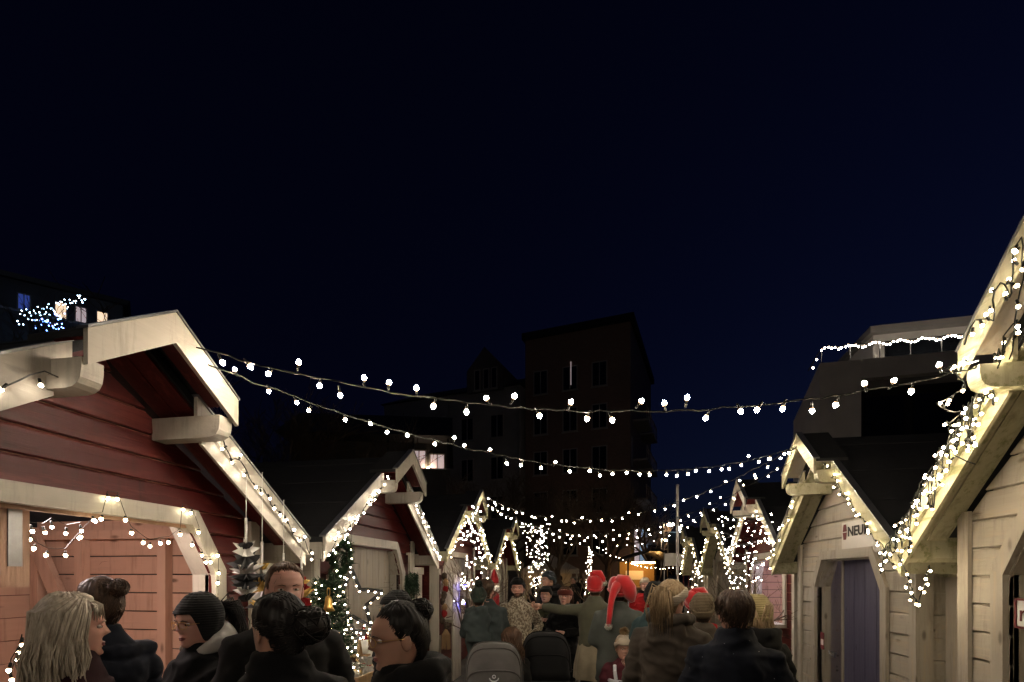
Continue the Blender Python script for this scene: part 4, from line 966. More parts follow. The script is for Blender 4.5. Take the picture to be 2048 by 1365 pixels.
lights_at('bulbs up the lattice obelisk', [Vector((p.x, p.y, 0)) + Vector((sx_ * (.28 - .0024 * z * 10), -.34, .3 + .1 * z)) for sx_ in (-1, 1) for z in range(31)], None, 'far', 'lights at the lane end')
# ------------------------------------------------------------------ people
skinmat('skin_fair', (.62, .38, .29)); skinmat('skin_rosy', (.64, .37, .29)); skinmat('skin_tan', (.54, .32, .23))
hairmat('hair_grey', (.58, .50, .40), (.26, .21, .155)); hairmat('hair_brown', (.075, .042, .024), (.03, .017, .010)); hairmat('hair_dark', (.016, .011, .009), (.006, .005, .004))
hairmat('hair_blond', (.42, .30, .17), (.22, .145, .075)); hairmat('hair_auburn', (.11, .055, .028), (.045, .022, .012))
for nm, c in dict(maroon=(.045, .010, .014), navy=(.010, .014, .028), black=(.009, .009, .010), charcoal=(.022, .021, .020), greygreen=(.085, .095, .085), slate=(.042, .055, .055), olive=(.062, .050, .038),
                  oatmeal=(.20, .175, .115), brownjacket=(.060, .048, .038), red=(.34, .012, .015), plum=(.10, .022, .030), denim=(.03, .036, .045), teal=(.03, .06, .065), grey=(.12, .11, .10)).items(): fabric('cloth_' + nm, tuple(x * (.55 if nm in ('black', 'navy', 'maroon', 'charcoal') else 1.15) for x in c), sheen=.02)
fabric('knit_green', (.125, .125, .085), kind='knit'); fabric('knit_oat', (.30, .27, .17), kind='knit'); fabric('knit_speckle', (.66, .58, .44), kind='speckle', col2=(.16, .115, .075))
fabric('knit_black', (.010, .010, .010), kind='knit'); fabric('knit_slate', (.06, .075, .085), kind='knit'); fabric('knit_cream', (.55, .47, .36), kind='knit'); fabric('knit_olive', (.17, .13, .08), kind='knit')
fabric('knit_mustard', (.45, .36, .17), kind='knit'); fabric('knit_rust', (.14, .03, .02), kind='knit'); fabric('knit_darkgreen', (.03, .045, .035), kind='knit')
fabric('plush_red', (.55, .012, .016), weave=120, sheen=.8); fabric('plush_white', (.72, .68, .60), weave=120, sheen=.5); fabric('fleece_white', (.52, .49, .45), weave=90)
fabric('cloth_camo', (.06, .065, .035), kind='camo', col2=(.022, .026, .016)); fabric('skirt_cream', (.40, .34, .24)); fabric('stroller_grey', (.085, .080, .076), weave=300)

HEADZ = [(-.118, .040, -.020, .020), (-.112, .066, -.028, .036), (-.100, .080, -.036, .046), (-.085, .0815, -.052, .0535), (-.065, .081, -.072, .0595), (-.045, .081, -.086, .064), (-.02, .081, -.094, .068), (.0, .080, -.099, .0725),
         (.022, .086, -.103, .0755), (.05, .083, -.099, .0755), (.075, .068, -.086, .0675), (.095, .046, -.066, .052), (.108, .022, -.048, .034), (.1165, -.008, -.02, .008)]
def hprof(z):
    for a, b_ in zip(HEADZ, HEADZ[1:]):
        if z <= b_[0]:
            t = max(0, (z - a[0]) / (b_[0] - a[0])); t = t * t * (3 - 2 * t) * .35 + t * .65
            return [a[i] + (b_[i] - a[i]) * t for i in (1, 2, 3)]
    return list(HEADZ[-1][1:])
def head_pt(th, z, off=0, face=False):
    """th from the nose (0) round by the left ear; off pushes outward"""
    yf, yb, w = hprof(z); yc = -.012; c, s = math.cos(th), math.sin(th)
    yf = max(yf, yc + .002); yb = min(yb, yc - .002)
    ex = .92
    x = (w + off) * math.copysign(abs(s) ** ex, s); y = yc + ((yf - yc) + off if c > 0 else (yc - yb) + off) * math.copysign(abs(c) ** ex, c)
    dz = off * max(0, (z - .06) / .06) * .9
    if face and c > 0:
        fr = c ** 2
        g = lambda cx, cz, sx, sz: math.exp(-((abs(x) - cx) / sx) ** 2 - ((z - cz) / sz) ** 2)
        nose = 0
        if -.05 < z < .03: nose = (.026 * max(0, 1 - abs(z + .024) / (.050 if z > -.024 else .016))) * math.exp(-(x / .0115) ** 2)
        y += fr * (nose + .004 * g(.012, -.030, .009, .010) - .0105 * g(.031, .002, .017, .011) + .004 * g(.03, .024, .03, .009) + .006 * g(.038, -.028, .02, .018)
                   + .0065 * g(0, -.058, .022, .0045) + .0070 * g(0, -.069, .020, .005) - .004 * g(0, -.0635, .024, .0022) + .006 * g(0, -.098, .022, .014) - .004 * g(0, -.082, .02, .006))
    return Vector((x, y, z + dz))
def band_grid(mb, zlow, zhigh, off, nth=48, nz=14, rib=0, mi=0, thick=True, wob=0, seed=0):
    """cap or band lying on the head between two height functions of the angle"""
    rows = []
    for i in range(nz + 1):
        row = []
        for j in range(nth):
            th = 2 * math.pi * j / nth; lo, hi = zlow(th), zhigh(th); t = i / nz
            z = lo + (hi - lo) * (1 - (1 - t) ** 1.6)
            o = off(th, t) if callable(off) else off
            if rib: o += rib * math.sin(j * math.pi)  if False else rib * (1 if j % 2 else -1)
            if wob: o += wob * noise.noise(Vector((math.sin(th) * 3, math.cos(th) * 3 + seed, z * 20)))
            row.append(head_pt(th, z, o))
        rows.append(row)
    inner = []
    if thick:
        inner = [[head_pt(2 * math.pi * j / nth, zlow(2 * math.pi * j / nth) + .002, .001) for j in range(nth)]]
    mb.rings(inner + rows, mi, cap=True)
def ss(a, b_, x):
    t = max(0, min(1, (x - a) / (b_ - a))); return t * t * (3 - 2 * t)
def hairline(th):
    a = abs((th + math.pi) % (2 * math.pi) - math.pi)
    return .078 - .083 * ss(.80, 1.5, a) - .085 * ss(1.7, 2.5, a)

def person(px, w, ytop, fd, label, H=None, x=None, look=0, nod=0, roll=0, jacket='cloth_black', jk='plain', hem=.80, bulk=1.0, hood=False, collar=1.0, trousers='cloth_black', skin='skin_fair', hair='bun', hairm='hair_brown', hat=None, hatm='knit_black',
           arms=('down', 'down'), glasses=False, child=False, hatextra=0, z0=0, scarf=None, near=True, group=None, lean=0, bun=None, seed=0, carried=False, skirt=None, name='person', bunr=.05, beard=False, gown=None, specks=0):
    random.seed(900 + seed)
    top = P(px, ytop, w); H = H or (top.z - z0 - hatextra)
    sh = .90 if child else 1.0; sb = (H - .257 * sh) / 1.455
    loc = Vector((top.x, top.y, z0)); tocam = -Vector((loc.x, loc.y)); yaw = math.atan2(-tocam.x, tocam.y) - R(fd)
    root = empty('child' if child else 'person', loc, yaw, label=label, cat='child' if child else 'person', group=group or 'people in the lane')
    kx = (1.18 if child else 1.0) * sb
    def bp(x_, y_, z_): return Vector((x_ * kx, y_ * kx, z_ * sb))
    nb = bp(0, -.015 + lean, 1.455); hc = nb + Vector((0, .022, .140 * sh)); piv = Vector((0, -.02, -.12))
    Rm = Matrix.Rotation(R(look), 3, 'Z') @ Matrix.Rotation(R(-nod), 3, 'X') @ Matrix.Rotation(R(roll), 3, 'Y')
    def HT(p): return hc + (Rm @ (Vector(p) - piv) + piv) * sh
    def hb(mb, nm, mt, smooth=True, parent=root):
        mb.v = [tuple(HT(v)) for v in mb.v]; return mb.build(nm, mt, parent, smooth=smooth)
    # arms: shoulder, elbow, wrist, finger direction
    def armpts(side, pose):
        S_ = bp(side * .168, 0, 1.352); S0 = bp(side * .07, 0, 1.35)
        T = {'down': ((.235, -.02, 1.10), (.245, .06, .86), (0, .1, -1)), 'pocket': ((.285, -.08, 1.11), (.20, .10, .95), (-.5, .5, -.6)), 'hold': ((.23, .02, 1.12), (.13, .27, 1.13), (-.5, .85, 0)),
             'front': ((.235, .03, 1.11), (.10, .24, 1.05), (-.9, .3, -.1)), 'point': ((.40, .05, 1.33), (.62, .16, 1.36), (.9, .35, .05)), 'mouth': ((.20, .10, 1.15), (.06, .17, 1.42), (-.5, .2, .8)), 'push': ((.235, -.01, 1.12), (.19, .30, 1.02), (0, 1, -.1))}[pose]
        E = bp(side * T[0][0], T[0][1] + lean * .4, T[0][2]); Wr = bp(side * T[1][0], T[1][1] + lean * .4, T[1][2]); d = Vector((side * T[2][0], T[2][1], T[2][2])).normalized()
        return S0, S_, E, Wr, d
    A = [armpts(-1, arms[0]), armpts(1, arms[1])]
    # ---- body: crown to hips in one loft, then limbs and hands
    body = MB(); rings = []; n = 40; zs = [.1165, .113, .108, .102] + [.095 - .007 * k for k in range(30)] + [-.1165]
    for z in zs: rings.append([HT(head_pt(2 * math.pi * j / n, z, 0, True)) for j in range(n)])
    def ell(c, rx, ry): return [c + Vector((rx * math.sin(2 * math.pi * j / n), ry * math.cos(2 * math.pi * j / n), 0)) for j in range(n)]
    nk = .058 * sh
    rings.append([HT((nk / sh * .98 * math.sin(2 * math.pi * j / n), -.022 + .050 * math.cos(2 * math.pi * j / n), -.122)) for j in range(n)])
    rings.append(ell(nb + Vector((0, -.005, .02)), nk, nk))
    rings.append(ell(nb + Vector((0, -.0, -.005)), nk * 1.25, nk * 1.1))
    for (x_, y_, z_, l_) in ((.13, .075, 1.405, .9), (.15, .095, 1.32, .75), (.135, .09, 1.18, .5), (.12, .085, 1.06, .2), (.145, .10, .92, 0), (.12, .09, .86, 0)): rings.append(ell(bp(0, lean * l_, z_), x_ * kx, y_ * kx))
    body.rings(rings[::-1])
    for side, (S0, S_, E, Wr, d) in zip((-1, 1), A):
        body.tube([S0, S_, E, Wr, Wr + d * .03 * sb], [.05 * kx, .048 * kx, .036 * kx, .024 * kx, .024 * kx], 10)
        hs = sb * (1.0 if not child else 1.1); fwd = d; rt = fwd.cross(Vector((side, .1, .35))).normalized(); nrm = rt.cross(fwd).normalized()
        body.tube([Wr, Wr + fwd * .05 * hs, Wr + fwd * .095 * hs], [.026 * hs, .036 * hs, .032 * hs], 8)
        for k, (o_, L) in enumerate(((-.03, .065), (-.010, .075), (.010, .07), (.029, .055))):
            b0 = Wr + fwd * .085 * hs + rt * o_ * hs; cu = -nrm * side
            body.tube([b0, b0 + (fwd * .9 + cu * .2) * L * .4 * hs, b0 + (fwd * .7 + cu * .5) * L * .75 * hs, b0 + (fwd * .5 + cu * .8) * L * hs], [.0095 * hs, .0092 * hs, .0085 * hs, .006 * hs], 6)
        b0 = Wr + fwd * .03 * hs - rt * .028 * hs; body.tube([b0, b0 + (fwd * .6 - rt * .7) * .035 * hs, b0 + (fwd * .95 - rt * .5) * .06 * hs], [.012 * hs, .011 * hs, .007 * hs], 6)
    for s in (-1, 1):
        if carried: body.tube([bp(s * .08, 0, .90), bp(s * .12, .15, .80), bp(s * .12, .05, .50)], [.07 * kx, .05 * kx, .035 * kx], 10)
        else: body.tube([bp(s * .085, 0, .90), bp(s * .09, .015, .49), bp(s * .09, -.01, .09), bp(s * .09, .10, .04)], [.075 * kx, .05 * kx, .033 * kx, .03 * kx], 10)
    for s in ((-1, 1) if hat != 'lowbeanie' else ()):   # ears
        c = Vector((s * .074, -.012, -.012)); ear = MB().ball((0, 0, 0), (.009, .019, .032), 10, 8)
        body.add([HT(c + Matrix.Rotation(s * .35, 3, 'Z') @ Vector(v)) for v in ear.v], ear.f)
    bo = body.build('body', skin, root, smooth=True)
    # ---- face details
    if near:
        for s in (-1, 1):
            e = hb(MB().ball((s * .031, .0695, .001), (.0135, .0095, .0072), 12, 8), 'eye', 'eye_white')
            hb(MB().ball((s * .031 + .001, .0775, .001), (.0048, .0025, .0052), 10, 6), 'iris', 'iris', parent=e)
            hb(MB().tube([(s * .014, .089, .0165), (s * .03, .0885, .0215), (s * .048, .077, .017)], [.0020, .0026, .0010], 5), 'eyebrow', hairm)
            hb(MB().tube([(s * .0165, .0775, .003), (s * .031, .0815, .0078), (s * .0455, .0735, .003)], [.0012, .0022, .0012], 5), 'eyelid', skin)
        hb(MB().tube([(-.022, .0765, -.0615), (-.01, .086, -.0595), (0, .0878, -.060), (.01, .086, -.0595), (.022, .0765, -.0615)], [.001, .0042, .0038, .0042, .001], 6).tube([(-.020, .077, -.065), (-.009, .0855, -.068), (.009, .0855, -.068), (.020, .077, -.065)], [.001, .0048, .0048, .001], 6), 'lips', 'lip')
    if glasses:
        gl = MB()
        for s in (-1, 1):
            gl.tube([(s * .033 + .022 * math.cos(a), .099 - .012 * abs(math.cos(a)) * (1 if s * math.cos(a) > 0 else 0), .0 + .017 * math.sin(a)) for a in [k * .4189 for k in range(16)]], .0014, 5, cap=False)
            gl.tube([(s * .055, .088, .004), (s * .074, .05, .004), (s * .079, -.01, .002)], .0014, 5)
        gl.tube([(-.011, .10, .003), (0, .102, .006), (.011, .10, .003)], .0014, 5); hb(gl, 'glasses', 'gold')
    if beard:
        bm_ = MB(); 
        for k in range(420):
            th = random.uniform(-1.25, 1.25); z = -.055 - .06 * random.random(); 
            if abs(th) < .3 and -.072 < z < -.053: continue
            a = head_pt(th, z, .0, True); o_ = (a - Vector((0, -.02, z + .01))).normalized(); bm_.tube([a, a + (o_ * .7 + Vector((0, 0, -.7))) * .012], [.0016, .0005], 3)
        hb(bm_, 'beard', hairm)
    # ---- hair
    hm = MB()
    if hair:
        full_cap = hat is None or hat in ('headband',)
        volume = {'long': .013, 'short': .014, 'bun': .009, 'pony': .008}[hair]
        def off(th, t): return volume * ss(0, .45, t) + .0025 * math.sin(th * 23 + 3 * t) + .002 * math.sin(th * 41)
        hl = (lambda th: hairline(th) + .011 * max(0, math.cos(th))) if hair in ('bun', 'pony') else hairline
        if full_cap: band_grid(hm, hl, lambda th: .116, off, 72, 16, wob=.004, seed=seed)
        else: band_grid(hm, hairline, lambda th: max(hairline(th) + .01, .03), lambda th, t: .008, 48, 4)
        ns = (800 if near else 90) if full_cap else 40
        anchor = {'bun': Vector(bun or (0, -.10, .085)), 'pony': Vector((0, -.125, .045))}.get(hair)
        if hair in ('bun', 'pony') and full_cap:
            for k in range(ns):       # swept back to the knot
                th = random.uniform(-2.9, 2.9); z = hl(th) + random.uniform(-.010, .012); a = head_pt(th, z, .002); t2 = .5
                cc = Vector((0, -.012, .0)); pp_ = [a]; an2 = anchor + Vector((random.gauss(0, .012), random.gauss(0, .008), random.gauss(0, .012)))
                for t in (.22, .45, .68, .86):
                    p = a.lerp(an2, t) - cc; q = math.sqrt((p.x / .0765) ** 2 + (p.y / .093) ** 2 + (p.z / .1165) ** 2); f_ = max(1.0, (1.0 + (volume + .004) / .095 * min(1, t * 3)) / max(q, .3))
                    pp_.append(cc + p * f_)
                hm.tube(pp_ + [an2], [.0006, .0022, .0026, .0026, .0024, .0018], 3)
            for k in range(14 if near else 5):   # flyaways
                th = random.uniform(0, 6.28); a = head_pt(th, hairline(th) + random.uniform(0, .1), volume); hm.tube([a, a + Vector((random.gauss(0, .012), random.gauss(0, .012), .014)), a + Vector((random.gauss(0, .03), random.gauss(0, .03), .016))], [.0005, .0005, .0003], 3)
        if hair == 'bun':
            hm.ball(anchor, (bunr, bunr, bunr * .9), 16, 12, jit=.05)
            for k in range(110 if near else 40):
                a0 = random.uniform(0, 6.28); tl = random.uniform(-1, 1); ax = Vector((random.gauss(0, 1), random.gauss(0, 1), random.gauss(0, 1))).normalized(); o_ = ax.orthogonal().normalized(); o2_ = ax.cross(o_); rr_ = bunr * random.uniform(.98, 1.10)
                hm.tube([anchor + (o_ * math.cos(a0 + q * .4) + o2_ * math.sin(a0 + q * .4)) * rr_ for q in range(5)], [.001, .003, .0035, .003, .001], 3)
        if hair == 'pony':
            for k in range(160 if near else 50):
                o_ = Vector((random.gauss(0, .012), random.gauss(0, .008), random.gauss(0, .012))); L = random.uniform(.16, .26)
                hm.tube([anchor + o_, anchor + Vector((0, -.045, .0)) + o_ * 2, anchor + Vector((0, -.06, -.08)) + o_ * 2.6, anchor + Vector((0, -.035, -L)) + o_ * 2.2], [.003, .0035, .003, .0006], 3)
        if hair == 'short':
            for k in range(700 if near else 150):
                th = random.uniform(-math.pi, math.pi); z = random.uniform(hairline(th), .115); a = head_pt(th, z, .008); b_ = head_pt(th + random.gauss(0, .14), max(hairline(th) - .008, z - .035), volume + random.uniform(.001, .007)); hm.tube([a, a.lerp(b_, .5) + (a - Vector((0, -.01, .02))).normalized() * .004, b_], [.0014, .002, .0005], 3)
        if hair == 'long':
            for k in range(1100 if near else 150):
                th = random.uniform(1.22 if near else .6, math.pi) * random.choice((-1, 1)); z0_ = .1165 - .03 * random.random() ** 2
                L = (.30 if seed != 13 else .34) * random.uniform(.75, 1.05); o_ = volume + random.uniform(-.006, .012)
                a = head_pt(th * .35, z0_, .012); m1 = head_pt(th * .9, .06, o_ + .002); m2 = head_pt(th, -.03, o_ + .004); dd = Vector((math.sin(th), math.cos(th) * .8, 0))
                cl = Vector((random.gauss(0, .011), random.gauss(0, .011), 0)); m3 = m2 + dd * random.uniform(-.012, .012) + cl + Vector((0, -.002, -.07)); m4 = m3 + dd * random.uniform(-.03, .004) - cl * .8 + Vector((random.gauss(0, .01), random.gauss(0, .01), -(L - .16)))
                m5 = m4 + dd * random.uniform(-.01, .035) + Vector((random.gauss(0, .01), random.gauss(0, .01), -.03))
                hq = random.uniform(.55, 1.15); m0 = head_pt(th * .65, .098, o_ * .6); hm.tube([a, m0, m1, m2, m3, m4, m5], [.0015 * hq, .003 * hq, .0038 * hq, .004 * hq, .004 * hq, .003 * hq, .0005], 4)
            for k in range(90 if near else 20):   # fringe
                th = random.uniform(-.9, .9); a = head_pt(th * .3, .113, .012); m1 = head_pt(th * .9, .075, .014); e = head_pt(th * 1.2 + random.gauss(0, .1), .030 + random.uniform(-.012, .022), .005); hm.tube([a, m1, e], [.002, .004, .0006], 3)
        hb(hm, 'hair', hairm)
    # ---- hats
    if hat in ('beanie', 'pompom', 'lowbeanie'):
        low = (lambda th: hairline(th) * .5 + .008 - .02 * ss(1.6, 2.6, abs((th + math.pi) % (2 * math.pi) - math.pi))) if hat != 'lowbeanie' else (lambda th: .050 - .135 * ss(.65, 1.35, abs((th + math.pi) % (2 * math.pi) - math.pi)))
        hm2 = MB(); band_grid(hm2, low, lambda th: .1165, lambda th, t: .013 + .010 * ss(.4, 1, t), 72, 14, rib=.0011 if hat != 'lowbeanie' else 0, wob=.004, seed=seed); ho = hb(hm2, 'hat', hatm)
        if hat != 'lowbeanie':
            hm3 = MB(); band_grid(hm3, lambda th: low(th) - .004, lambda th: low(th) + .048, lambda th, t: .019 + .004 * math.sin(math.pi * t), 72, 6, rib=.0013); hb(hm3, 'brim', hatm, parent=ho)
        if hat == 'pompom':
            pm = MB(); c = Vector((0, -.02, .165))
            for k in range(420):
                d = Vector((random.gauss(0, 1), random.gauss(0, 1), random.gauss(0, 1))).normalized(); pm.tube([c, c + d * .05 * random.uniform(.8, 1.1)], [.006, .002], 3)
            hb(pm, 'pompom', 'hair_blond' if hatm == 'knit_cream' else hatm, parent=ho, smooth=False)
    if hat == 'santa':
        hm2 = MB(); band_grid(hm2, lambda th: .02 - .05 * ss(1.3, 2.6, abs((th + math.pi) % (2 * math.pi) - math.pi)), lambda th: .1165, lambda th, t: .016 + .016 * math.sin(min(1, t) * 2.2), 48, 14, wob=.008, seed=seed)
        tail = santa_tails[seed]; hm2.tube([Vector(q) for q in tail], ([.06, .05, .038, .03, .027, .022] if seed == 15 else [.075, .07, .055, .042, .030, .022])[:len(tail)], 14); _ = hm2.tube([Vector(q) for q in ((-.01, -.04, .075), (.05, -.06, .075), (.085, -.08, .02), (.10, -.09, -.04), (.12, -.10, -.10))], [.085, .085, .075, .06, .02], 14) if seed == 15 else 0; ho = hb(hm2, 'hat', 'plush_red')
        hm3 = MB(); band_grid(hm3, lambda th: -.005 - .05 * ss(1.3, 2.6, abs((th + math.pi) % (2 * math.pi) - math.pi)), lambda th: .032 - .05 * ss(1.3, 2.6, abs((th + math.pi) % (2 * math.pi) - math.pi)), lambda th, t: .020 + .012 * math.sin(math.pi * t), 40, 6, wob=.005); hb(hm3, 'trim', 'plush_red', parent=ho)
        pm = MB(); c = Vector(tail[-1])
        for k in range(300):
            d = Vector((random.gauss(0, 1), random.gauss(0, 1), random.gauss(0, 1))).normalized(); pm.tube([c, c + d * .036 * random.uniform(.85, 1.1)], [.006, .002], 3)
        hb(pm, 'pompom', 'plush_white', parent=ho, smooth=False)
    if hat == 'headband':
        hm2 = MB(); band_grid(hm2, lambda th: .015 - .055 * ss(1.2, 2.6, abs((th + math.pi) % (2 * math.pi) - math.pi)), lambda th: .075 - .055 * ss(1.2, 2.6, abs((th + math.pi) % (2 * math.pi) - math.pi)), lambda th, t: .018 + .005 * math.sin(math.pi * t), 60, 8, rib=.0012); hb(hm2, 'headband', hatm)
    # ---- jacket, one continuous garment
    B_ = bulk; jm = MB()
    def el2(x_, y_, z_, l_=None, yo=0): 
        l_ = max(0, (z_ - .9) / .55) if l_ is None else l_
        return [bp(0, lean * l_ + yo, z_) + Vector((x_ * kx * math.copysign(abs(math.sin(a)) ** .9, math.sin(a)), y_ * kx * math.copysign(abs(math.cos(a)) ** .9, math.cos(a)), 0)) for a in [2 * math.pi * j / 28 for j in range(28)]]
    rr = []
    if hem < .75: rr.append(el2(.205 * B_, .155 * B_, hem))
    rr += [el2(.19 * B_, .145 * B_, max(hem, .80)), el2(.185 * B_, .14 * B_, .93), el2(.172 * B_, .135 * B_, 1.06), el2(.185 * B_, .142 * B_, 1.20), el2(.19 * B_, .138 * B_, 1.31), el2(.150 * B_, .118 * B_, 1.392), el2(.108, .10, 1.437), el2(.088 * collar, .085 * collar, 1.462)]
    if collar: rr += [el2(.080 * collar, .078 * collar, 1.485), el2(.078 * collar, .076 * collar, 1.50 + .02 * (collar > 1))]
    jm.rings(rr)
    for side, (S0, S_, E, Wr, d) in zip((-1, 1), A):
        So = S_ + bp(side * .012, 0, -.012); jm.tube([S0, So, So.lerp(E, .5), E, E.lerp(Wr, .5), Wr - (Wr - E).normalized() * .01], [.07 * kx * B_, .070 * kx * B_, .066 * kx * B_, .062 * kx * B_, .055 * kx * B_, .046 * kx * B_], 14)
    if hood:
        jm.tube([bp(-.07, .07 + lean, 1.43), bp(-.125, .0 + lean, 1.475), bp(-.10, -.10 + lean, 1.49), bp(0, -.145 + lean, 1.48), bp(.10, -.10 + lean, 1.49), bp(.125, 0 + lean, 1.475), bp(.07, .07 + lean, 1.43)], [.022 * kx, .030 * kx, .036 * kx, .040 * kx, .036 * kx, .030 * kx, .022 * kx], 12)
        jm.ball(bp(0, -.125 + lean, 1.385), (.115 * kx, .045 * kx, .125 * kx), 16, 12)
    me = remesh(jm, (.011 if near else .018), 5)
    sd_ = seed * 3.1
    if jk == 'puffer':
        def fn(v):
            q = v.z / sb * 15 + .35 * noise.noise(v * 6 + Vector((sd_, 0, 0))); c_ = abs(math.sin(q * math.pi / 1.0 * .5)); return .020 * (c_ ** .6 - .6) + .006 * noise.noise(v * 24) if v.z < 1.40 * sb else .003 * noise.noise(v * 20)
    elif jk == 'knit':
        def fn(v): return .007 * noise.noise(Vector((v.x * 5, v.y * 5, v.z * 13 + sd_))) + .002 * noise.noise(v * 40)
    else:
        def fn(v):
            f1 = noise.noise(Vector((v.x * 7 + sd_, v.y * 7, v.z * 11))); f2 = 1 - abs(noise.noise(Vector((v.x * 9 + v.z * 5, v.y * 9 + sd_, v.z * 15)))) * 2
            f3 = 1 - abs(noise.noise(Vector((v.x * 4 - v.z * 7 + sd_, v.y * 4, v.z * 9 + v.x * 6)))) * 2.6
            return .011 * f1 + .008 * f2 + .010 * max(0, f3) ** 2 + .003 * noise.noise(v * 34)
    displace(me, fn); me.polygons.foreach_set('use_smooth', [True] * len(me.polygons)); me.materials.clear()
    jo = link('jumper' if jk == 'knit' else 'jacket', me, jacket, root)
    if specks:
        dm = MB(); vv = me.vertices
        for k in range(specks):
            v = vv[random.randrange(len(vv))]; dm.ball(v.co + v.normal * .001, random.uniform(.0012, .0026), 6, 4)
        tag(dm.build('droplets', 'reflective', jo), kind='stuff')
    if scarf: 
        sm_ = MB(); sm_.tube([bp(.10 * math.sin(a), -.01 + lean + .095 * math.cos(a) - .02, 1.475 + .012 * math.sin(2 * a) - .02 * math.cos(a)) for a in [2 * math.pi * k / 20 for k in range(21)]], .04 * kx, 10); sme = remesh(sm_, .012, 3); displace(sme, lambda v: .006 * noise.noise(v * 16)); sme.polygons.foreach_set('use_smooth', [True] * len(sme.polygons)); sme.materials.clear(); link('scarf', sme, scarf, root)
    if gown:      # a hood collar standing up behind the neck
        gm = MB(); gm.ball(bp(0, -.09 + lean, 1.50), (.105 * kx, .075 * kx, .10 * kx), 16, 12); gm.tube([bp(-.08, .055 + lean, 1.45), bp(-.105, -.02 + lean, 1.50), bp(0, -.10 + lean, 1.53), bp(.105, -.02 + lean, 1.50), bp(.08, .055 + lean, 1.45)], [.025, .04, .045, .04, .025], 10)
        gme = remesh(gm, .010, 4); displace(gme, lambda v: .006 * noise.noise(v * 14)); gme.polygons.foreach_set('use_smooth', [True] * len(gme.polygons)); gme.materials.clear(); link('hood', gme, gown, root)
    # ---- trousers, shoes, skirt
    tm_ = MB()
    kn = .10 if carried else 0
    for s in (-1, 1):
        if carried: tm_.tube([bp(s * .08, 0, .92), bp(s * .12, .16, .80), bp(s * .12, .05, .48)], [.09 * kx, .075 * kx, .055 * kx], 12)
        else: tm_.tube([bp(s * .085, 0, .95), bp(s * .095, .02, .50), bp(s * .095, -.005, .07)], [.10 * kx, .075 * kx, .062 * kx], 12)
    tm_.rings([el2(.165, .12, .98), el2(.17, .125, .90), el2(.15, .11, .82)][::-1]); tme = remesh(tm_, .02, 4); displace(tme, lambda v: .006 * noise.noise(Vector((v.x * 9, v.y * 9, v.z * 14)))); tme.polygons.foreach_set('use_smooth', [True] * len(tme.polygons)); tme.materials.clear(); link('trousers', tme, trousers, root)
    for s in (-1, 1):
        f = bp(s * (.12 if carried else .095), .05 if carried else .0, .40 if carried else .0); fz = Vector((0, 0, 0))
        MB().rings([[f + Vector((rx * kx * math.cos(a), (yc_ + ry * math.sin(a)) * kx, z * sb)) for a in [2 * math.pi * j / 14 for j in range(14)]] for rx, ry, yc_, z in ((.045, .135, .06, .0), (.048, .138, .06, .03), (.044, .12, .05, .06), (.045, .06, .0, .10))]).build('shoe', 'shoe', root, smooth=True)
    if skirt:
        sk = MB(); sk.rings([[bp(rx * (1 + .06 * math.sin(7 * a)) * math.cos(a), ry * (1 + .06 * math.sin(7 * a)) * math.sin(a), z) for a in [2 * math.pi * j / 42 for j in range(42)]] for rx, ry, z in ((.245, .19, .55), (.235, .18, .70), (.20, .155, .88), (.175, .14, 1.0))], cap=False); sk.build('skirt', skirt, root, smooth=True)
    root['hz'] = 0; del root['hz']
    return root, bp, HT
santa_tails = {15: [(0, -.06, .06), (-.03, -.10, .05), (-.06, -.13, .0), (-.085, -.16, -.08), (-.105, -.20, -.19), (-.12, -.21, -.32)], 14: [(0, -.01, .06), (.0, -.01, .12), (-.01, -.02, .155), (.05, -.04, .16), (.09, -.05, .10), (.10, -.06, .05)], 23: [(0, -.01, .06), (.02, -.02, .12), (.06, -.02, .13), (.10, -.03, .08), (.12, -.04, .02)]}

person(138, 1.78, 1190, 235, 'woman with long grey-blond hair and maroon puffer turned to the hatch', look=-32, jacket='cloth_maroon', jk='puffer', bulk=.94, hair='long', hairm='hair_grey', skin='skin_rosy', seed=1, collar=1.1)
person(200, 2.35, 1158, 160, 'woman with brown knotted hair in a navy puffer facing the pink lit hatch', look=20, jacket='cloth_navy', jk='puffer', hair='bun', hairm='hair_brown', bun=(0, -.115, .075), bunr=.040, seed=2, arms=('front', 'front'))
person(405, 2.35, 1192, 62, 'smiling woman in a black head covering and glasses with pale hood', look=5, nod=6, jacket='cloth_black', hair='pony', hairm='hair_dark', hat='lowbeanie', hatm='knit_black', glasses=True, gown='fleece_white', seed=3, skin='skin_rosy', arms=('front', 'front'))
person(560, 1.72, 1190, 172, 'woman with a dark curly knot of hair seen from behind in black', look=25, jacket='cloth_black', hair='bun', hairm='hair_dark', bun=(.045, -.115, .015), bunr=.062, skin='skin_tan', seed=4, bulk=1.04, collar=1.1, specks=40)
person(570, 2.30, 1128, -6, 'tall woman with pulled back brown hair half hidden behind the curly knot', look=4, jacket='cloth_charcoal', hair='pony', hairm='hair_auburn', skin='skin_rosy', seed=5, arms=('front', 'front'))
person(806, 1.80, 1208, 88, 'woman in profile with glasses, high dark bun and grey hooded jacket', look=12, nod=6, jacket='cloth_charcoal', hair='bun', hairm='hair_dark', bun=(0, -.095, .085), bunr=.042, glasses=True, hood=True, seed=6, skin='skin_tan', bulk=1.06)
person(794, 3.3, 1180, 60, 'person in a dark beanie half hidden behind the woman with the high bun', jacket='cloth_black', hair='short', hairm='hair_dark', hat='beanie', hatm='knit_black', hatextra=.02, seed=7, glasses=True)
